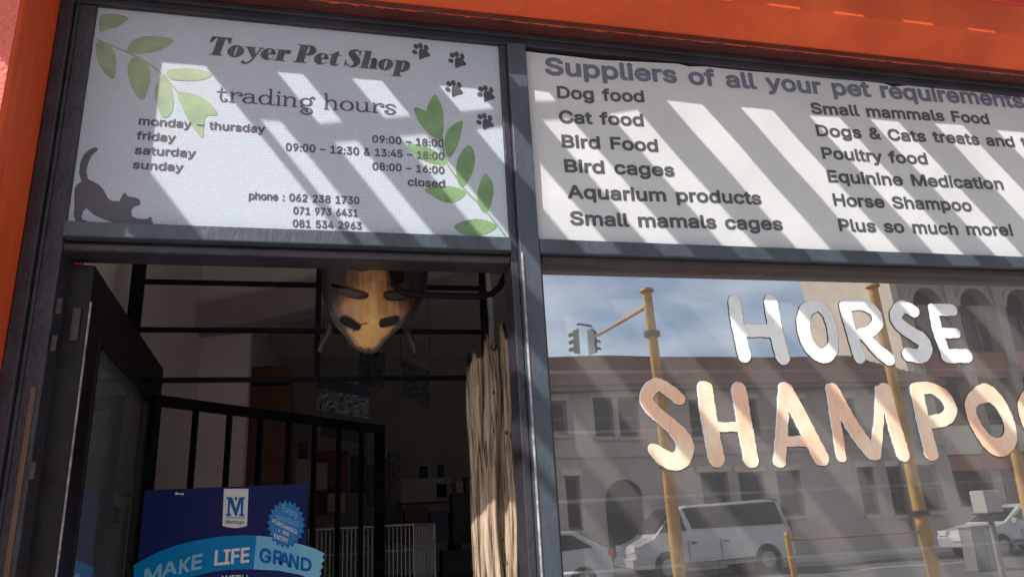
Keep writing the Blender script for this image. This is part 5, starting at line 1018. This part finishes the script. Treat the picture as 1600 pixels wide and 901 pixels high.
# depth of side wall: the far corner is seen at u=1262
yy = YB_
while mx(1262, 490, yy) < xB0 and yy < 60: yy += .1
MB().box(xB0, xB0+.4, 2*GL-yy, yb, .13, zB).build('side_wall', M['beige'], bB)
MB().box(xB0+.4, xB1, 2*GL-yy, yb-.9, .13, zB-.3).build('core', M['darkglass'], bB)
bayw = 2.7
zs_ = mz(1455, 475, YB_)
for k in range(9):
    x = xB0+.401+k*bayw
    MB().box(x, x+.55, yb-.9, yb+.05, .13, zB).build('column', M['column'], bB)
    for fz in (zs_-10.5, zs_-7.0, zs_-3.5):
        MB().box(x+.551, x+bayw-.001, yb-.7, yb-.1, fz, fz+1.25).build('spandrel_panel', M['brick'] if fz > 4 else M['beige'], bB)
        if k < 6:
            f = MB()
            for q_ in (1/3, 2/3): f.box(x+.551+(bayw-.55)*q_-.03, x+.551+(bayw-.55)*q_+.03, yb-.6, yb-.5, fz+1.251, fz+3.1)
            wf = f.build('window', M['winframe'], bB); MB().box(x+.56, x+bayw-.01, yb-.66, yb-.62, fz+1.26, fz+3.2).build('pane', M['darkglass'], wf)
    ar = MB(); z0_ = zs_-.9; cxx = x+.55+(bayw-.55)/2; r_ = (bayw-.55)/2
    for i in range(10):
        t0, t1 = math.pi*i/10, math.pi*(i+1)/10
        ar.add([(cxx+r_*math.cos(t0), yb, z0_+.9+r_*math.sin(t0)), (cxx+r_*math.cos(t1), yb, z0_+.9+r_*math.sin(t1)), (cxx+r_*.8*math.cos(t1), yb, z0_+.9+r_*.8*math.sin(t1)), (cxx+r_*.8*math.cos(t0), yb, z0_+.9+r_*.8*math.sin(t0)),
                (cxx+r_*math.cos(t0), yb-.6, z0_+.9+r_*math.sin(t0)), (cxx+r_*math.cos(t1), yb-.6, z0_+.9+r_*math.sin(t1)), (cxx+r_*.8*math.cos(t1), yb-.6, z0_+.9+r_*.8*math.sin(t1)), (cxx+r_*.8*math.cos(t0), yb-.6, z0_+.9+r_*.8*math.sin(t0))], [(0, 1, 2, 3), (3, 2, 6, 7), (0, 4, 5, 1)])
    for i in range(10):
        t0, t1 = math.pi*i/10, math.pi*(i+1)/10
        ar.add([(cxx+r_*math.cos(t0), yb-.15, z0_+.9+r_*math.sin(t0)), (cxx+r_*math.cos(t1), yb-.15, z0_+.9+r_*math.sin(t1)), (cxx+r_*math.cos(t1), yb-.15, z0_+.9+r_+.5), (cxx+r_*math.cos(t0), yb-.15, z0_+.9+r_+.5)], [(0, 1, 2, 3)])
    MB().box(x+.551, x+bayw-.001, yb-.7, yb-.1, z0_+.9+r_+.5, zB).build('spandrel_panel', M['column'] if k % 2 else M['brick'], bB)
    ar.build('arch', M['column'], bB)
MB().box(xB0+.401, xB1, yb-.1, yb+.35, 3.0, 3.6).build('shop_canopy', M['brick'], bB)
MB().box(xB0, xB1, 2*GL-yy, yb+.2, zB, zB+.4).build('parapet', M['beige'], bB)

# ------------------------------------------------------------------ poles, traffic lights
M['yellow'] = mat('yellow pole paint', (.62, .32, .06), .6, noise=.35, nscale=5, bump=.3)
M['signal'] = mat('signal grey plastic', (.10, .13, .14), .5); M['signal_back'] = mat('pale signal backing', (.20, .25, .28), .5)
YP = 12.0
def pole(name, label, cat, u0, v0, u1, v1, Y, r_, collars=()):
    top_ = mir(u0, v0, Y); x = (top_.x+mir(u1, v1, Y).x)/2; y = top_.y; z1 = top_.z
    t_ = thing(name, label, cat, (x, y, .12 if y > -3.3 else 0))
    b = MB().tube([(x, y, 0), (x, y, z1*.5), (x, y, z1)], [r_*1.05, r_, r_*.82], 16); b.build('pole', M['yellow'], t_, smooth=True)
    MB().tube([(x, y, z1), (x, y, z1+.05)], [r_*1.3, r_*1.15], 14).build('cap', M['yellow'], t_, smooth=True)
    for v in collars: z = mir(u0, v, Y).z; MB().tube([(x, y, z-.05), (x, y, z+.05)], r_*1.45, 14).build('collar', M['hinge'], t_, smooth=True)
    return t_, x, y, z1
tp, px_, py_, pz_ = pole('signal_pole', 'tall yellow pole with a long arm carrying grey traffic lights', 'traffic light pole', 1018, 455, 1060, 895, YP, .115, (520, 728))
arm_end = mir(925, 527, 17.5)
MB().tube([(px_, py_, mir(1018, 476, YP).z), tuple(arm_end)], [.05, .035], 10).build('arm', M['yellow'], tp, smooth=True)
def signal(cx_, cy_, cz_, rot, label, i):
    t_ = thing('traffic_light', label, 'traffic light', (cx_, cy_, cz_-.45), 'traffic lights on the arm')
    Mx = Matrix.Translation((cx_, cy_, cz_)) @ Matrix.Rotation(rot, 4, 'Z') @ Matrix.Scale(.72, 4)
    def tr(b): b.v = [tuple(Mx @ Vector(v)) for v in b.v]; return b
    tr(MB().box(-.13, .13, -.09, .09, -.45, .45)).build('housing', M['signal'], t_, bevel=.02)
    tr(MB().box(-.20, .20, .092, .10, -.52, .52)).build('backboard', M['signal_back'], t_)
    for k in range(3):
        z = .29-.29*k; vs = []; n_ = 10
        b = MB()
        for j in range(n_):
            a0, a1 = math.pi*j/n_-.3, math.pi*(j+1)/n_-.3
            b.quad((.12*math.cos(a0), -.091, z+.12*math.sin(a0)), (.12*math.cos(a1), -.091, z+.12*math.sin(a1)), (.10*math.cos(a1), -.30, z-.03+.10*math.sin(a1)), (.10*math.cos(a0), -.30, z-.03+.10*math.sin(a0)))
        tr(b).build('visor', M['signal'], t_); 
        q = MB().tube([(0, -.0905, z), (0, -.1, z)], .1, 14); tr(q).build('lens', M['darkglass'], t_)
sA = mir(898, 533, 17.5); sB = mir(924, 534, 17.5)
signal(sA.x, sA.y, sA.z, R_(-62), 'grey traffic light at the arm end, facing left', 0)
signal(sB.x, sB.y+.02, sB.z, R_(70), 'grey traffic light at the arm end, facing right', 1)
MB().tube([(sA.x+.05, sA.y, sA.z+.5), (sA.x+.17, sA.y, sA.z+.5), (sB.x, sB.y, sB.z+.46)], .03, 6).build('bracket', M['signal'], tp)
pole('yellow_pole', 'yellow street pole with flared cap right of the signal pole', 'street pole', 1372, 448, 1450, 890, 12.5, .12, (806,))
pole('yellow_pole', 'yellow street pole nearest the right edge of the window', 'street pole', 1570, 640, 1592, 740, 9.0, .085)
# guard rail: short posts with a thin rail
gl_ = thing('pedestrian_rail', 'short yellow pedestrian rail with one thin bar along the road edge', 'guard rail', (3, -9.5, 0))
YR = 9.5; a = mir(1231, 842, YR); c = mir(1440, 824, YR)
for p in (a, c): MB().tube([(p.x, a.y, 0), (p.x, a.y, a.z+.03)], .045, 12).build('rail_post', M['yellow'], gl_, smooth=True); MB().tube([(p.x, a.y, a.z+.031), (p.x, a.y, a.z+.09)], [.055, .03], 12).build('post_cap', M['yellow'], gl_, smooth=True)
MB().tube([(a.x, a.y, a.z-.03), (c.x, a.y, a.z-.03)], .016, 8).build('rail_bar', mat('rusty rail', (.35, .15, .06), .7), gl_, smooth=True)
# grey post with box, cabinet
YQ = 11.5; a = mir(1541, 783, YQ)
bx = thing('roadside_signal_box', 'pale metal box on a slim grey post beside the road', 'post box', (a.x, a.y, 0))
M['greymetal'] = mat('grey painted metal', (.25, .24, .23), .5, noise=.2, nscale=6)
MB().box(a.x-.2, a.x+.2, a.y-.18, a.y+.18, a.z-.22, a.z+.22).build('box_body', mat('cream metal', (.48, .44, .38), .5), bx, bevel=.015); MB().tube([(a.x, a.y, 0), (a.x, a.y, a.z-.22)], .06, 12).build('post', M['greymetal'], bx, smooth=True); MB().box(a.x-.23, a.x+.23, a.y-.2, a.y+.2, a.z-.25, a.z-.2205).build('bracket', M['darkgoods'], bx)
YQ = 15; a = mir(1532, 862, YQ); cb = thing('street_cabinet', 'low pale grey utility cabinet standing by the far pavement', 'cabinet', (a.x, a.y, 0))
MB().box(a.x-.35, a.x+.35, a.y-.2, a.y+.2, .0, 1.0).build('cabinet_body', M['greymetal'], cb, bevel=.015); MB().box(a.x-.38, a.x+.38, a.y-.23, a.y+.23, 1.001, 1.05).build('cabinet_lid', M['greymetal'], cb, bevel=.01); MB().box(a.x-.01, a.x+.01, a.y+.201, a.y+.208, .1, .95).build('door_seam', M['darkgoods'], cb)

# ------------------------------------------------------------------ vehicles
M['carpaint'] = mat('white car paint', (.54, .51, .49), .3, coat=.6, noise=.12, nscale=2); M['tyre'] = mat('tyre rubber', (.02, .02, .02), .8); M['rim'] = mat('wheel rim', (.30, .30, .31), .35, .7); M['lamp'] = mat('head lamp', (.7, .7, .68), .1); M['tail'] = mat('tail lamp', (.45, .03, .03), .2); M['trim'] = mat('black trim', (.03, .03, .03), .5)
def vehicle(name, label, cat, prof, W, glassx, front_glass, rear_glass, wheels, wr, loc, rot, lamps, seams=(1.6, 2.55), arches=True):
    """prof: side outline, x=0 front; y from 0 (near side) to W"""
    t_ = thing(name, label, cat, loc); Mx = Matrix.Translation(loc) @ Matrix.Rotation(rot, 4, 'Z')
    def tr(b): b.v = [tuple(Mx @ Vector(v)) for v in b.v]; return b
    zmax = max(p[1] for p in prof)
    # sides lean inwards above the waist
    b = MB(); n_ = len(prof)
    inset = lambda z: 0 if z < 1.0*zmax*.5 else (z-zmax*.5)*.22
    vs = [(x, -inset(z), z) for x, z in prof] + [(x, -W+inset(z), z) for x, z in prof]
    b.add(vs, [tuple(range(n_)), tuple(range(2*n_-1, n_-1, -1))]+[(i, (i+1) % n_, n_+(i+1) % n_, n_+i) for i in range(n_)])
    tr(b).build('body', M['carpaint'], t_, bevel=.05)
    for pl in glassx:
        for s_ in (0, 1):
            b = MB(); k = len(pl); o1_ = [(x, (-inset(z)+.006) if s_ == 0 else (-W+inset(z)-.006), z) for x, z in pl]; o2_ = [(x, (-inset(z)-.02) if s_ == 0 else (-W+inset(z)+.02), z) for x, z in pl]
            b.add(o1_+o2_, [tuple(range(k)), tuple(range(2*k-1, k-1, -1))]+[(i, (i+1) % k, k+(i+1) % k, k+i) for i in range(k)]); tr(b).build('side_window', M['darkglass'], t_)
    for (xa_, za_), (xb_, zb_), nm in ((*front_glass, 'windscreen'), (*rear_glass, 'rear_window')):
        dx, dz = xb_-xa_, zb_-za_; L_ = math.hypot(dx, dz); nx_, nz_ = (-dz/L_, dx/L_) if nm == 'windscreen' else (dz/L_, -dx/L_)
        e = .012; b = MB(); ia, ib = inset(za_)+.1, inset(zb_)+.1
        P_ = [(xa_+nx_*e, -ia, za_+nz_*e), (xb_+nx_*e, -ib, zb_+nz_*e), (xb_+nx_*e, -W+ib, zb_+nz_*e), (xa_+nx_*e, -W+ia, za_+nz_*e)]
        Q_ = [(p[0]-nx_*.03, p[1], p[2]-nz_*.03) for p in P_]
        b.add(P_+Q_, [(0, 1, 2, 3), (7, 6, 5, 4), (0, 4, 5, 1), (1, 5, 6, 2), (2, 6, 7, 3), (3, 7, 4, 0)]); tr(b).build(nm, M['darkglass'], t_)
    for wx in wheels:
        for s_ in (.012, -W-.012):
            y0 = s_; y1 = s_-.2 if s_ > -W/2 else s_+.2
            w_ = tr(MB().tube([(wx, y0, wr), (wx, y1, wr)], wr, 24)).build('wheel', M['tyre'], t_, bevel=.02, smooth=True)
            yo = y0+(.006 if s_ > -W/2 else -.006)
            tr(MB().tube([(wx, yo, wr), (wx, y0-(.02 if s_ > -W/2 else -.02), wr)], [wr*.60, wr*.62], 16)).build('rim', M['rim'], w_, smooth=True)
            yc = y0-.008 if s_ > -W/2 else y0+.008
            tr(MB().tube([(wx, yc, wr), (wx, y1, wr)], wr*1.14, 24)).build('wheel_arch', M['trim'], t_, smooth=True) if arches else None
    for sx0 in seams:
        tr(MB().box(sx0-.008, sx0+.008, -.004, .004, .45, zmax*.5)).build('door_seam', M['trim'], t_); tr(MB().box(sx0+.08, sx0+.24, -.02, .022, zmax*.46, zmax*.46+.035)).build('door_handle', M['trim'], t_, bevel=.005)
    tr(MB().box(wheels[0]+wr*1.2, wheels[1]-wr*1.2, -.004, .012, .36, .46)).build('sill_trim', M['trim'], t_)
    tr(MB().box(-.035, -.02, -W*.5-.26, -W*.5+.26, .5, .61)).build('number_plate', M['lamp'], t_)
    for nm, x, y, z, sx_, sy_, sz_, mt_ in lamps:
        tr(MB().box(x-sx_, x+sx_, y-sy_, y+sy_, z-sz_, z+sz_)).build(nm, M[mt_], t_, bevel=.02)
    return t_
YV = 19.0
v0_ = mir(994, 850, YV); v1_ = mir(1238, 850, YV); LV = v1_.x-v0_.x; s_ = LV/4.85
vp = [(0,.35),(0,.8),(.08,1.02),(.62,1.22),(1.35,1.92),(1.75,2.10),(4.2,2.18),(4.62,2.10),(4.80,1.25),(4.85,.8),(4.82,.35)]
vp = [(x*s_, z*.92) for x, z in vp]
g1 = [(1.78,1.28),(1.62,1.86),(4.5,1.93),(4.62,1.30)]; g2 = [(.80,1.24),(1.32,1.80),(1.50,1.85),(1.62,1.24)]
vehicle('white_minibus', 'white minibus with dark side glass parked nose left across the street', 'minibus', vp, 1.85, [[(x*s_, z) for x, z in g1], [(x*s_, z) for x, z in g2]], (( .68*s_, 1.28), (1.33*s_, 1.88)), ((4.79*s_, 1.3), (4.64*s_, 2.0)),
        (.95*s_, 3.95*s_), .36, (v0_.x, 2*GL-YV, 0), R_(2), [('headlight', .03, -.22, .86, .05, .17, .10, 'lamp'), ('headlight', .03, -1.63, .86, .05, .17, .10, 'lamp'), ('bumper', -.03, -.92, .48, .08, .9, .12, 'carpaint'), ('taillight', 4.83*s_, -.12, 1.1, .03, .08, .25, 'tail'), ('taillight', 4.83*s_, -1.73, 1.1, .03, .08, .25, 'tail'), ('wing_mirror', .95*s_, .12, 1.36, .05, .10, .13, 'trim')])
cp = [(0,.30),(-.02,.62),(.15,.80),(1.1,.98),(1.85,1.42),(2.3,1.50),(3.3,1.47),(3.95,1.10),(4.15,1.0),(4.22,.6),(4.18,.30)]
cgl = [[(1.35,1.0),(1.92,1.36),(2.4,1.42),(2.55,1.02)], [(2.62,1.02),(2.50,1.42),(3.2,1.39),(3.7,1.08)]]
cl = [('headlight', .1, -.25, .72, .12, .16, .08, 'lamp'), ('headlight', .1, -1.45, .72, .12, .16, .08, 'lamp'), ('taillight', 4.16, -.18, .93, .07, .14, .08, 'tail'), ('taillight', 4.16, -1.52, .93, .07, .14, .08, 'tail'), ('wing_mirror', 1.35, .1, 1.02, .06, .09, .07, 'carpaint')]
YC1 = 16.5; c0 = mir(957, 870, YC1)
vehicle('white_car', 'white hatchback with red tail lamp at the left end of the mirrored street', 'car', cp, 1.7, cgl, ((1.15, 1.02), (1.82, 1.40)), ((3.9, 1.13), (3.4, 1.42)), (.8, 3.4), .31, (c0.x-4.2, 2*GL-YC1, 0), 0, cl)
YC2 = 18.0; c0 = mir(1537, 860, YC2)
vehicle('white_car', 'white car nosing in from the right end of the mirrored street', 'car', cp, 1.7, cgl, ((1.15, 1.02), (1.82, 1.40)), ((3.9, 1.13), (3.4, 1.42)), (.8, 3.4), .31, (c0.x, 2*GL-YC2, 0), 0, cl)
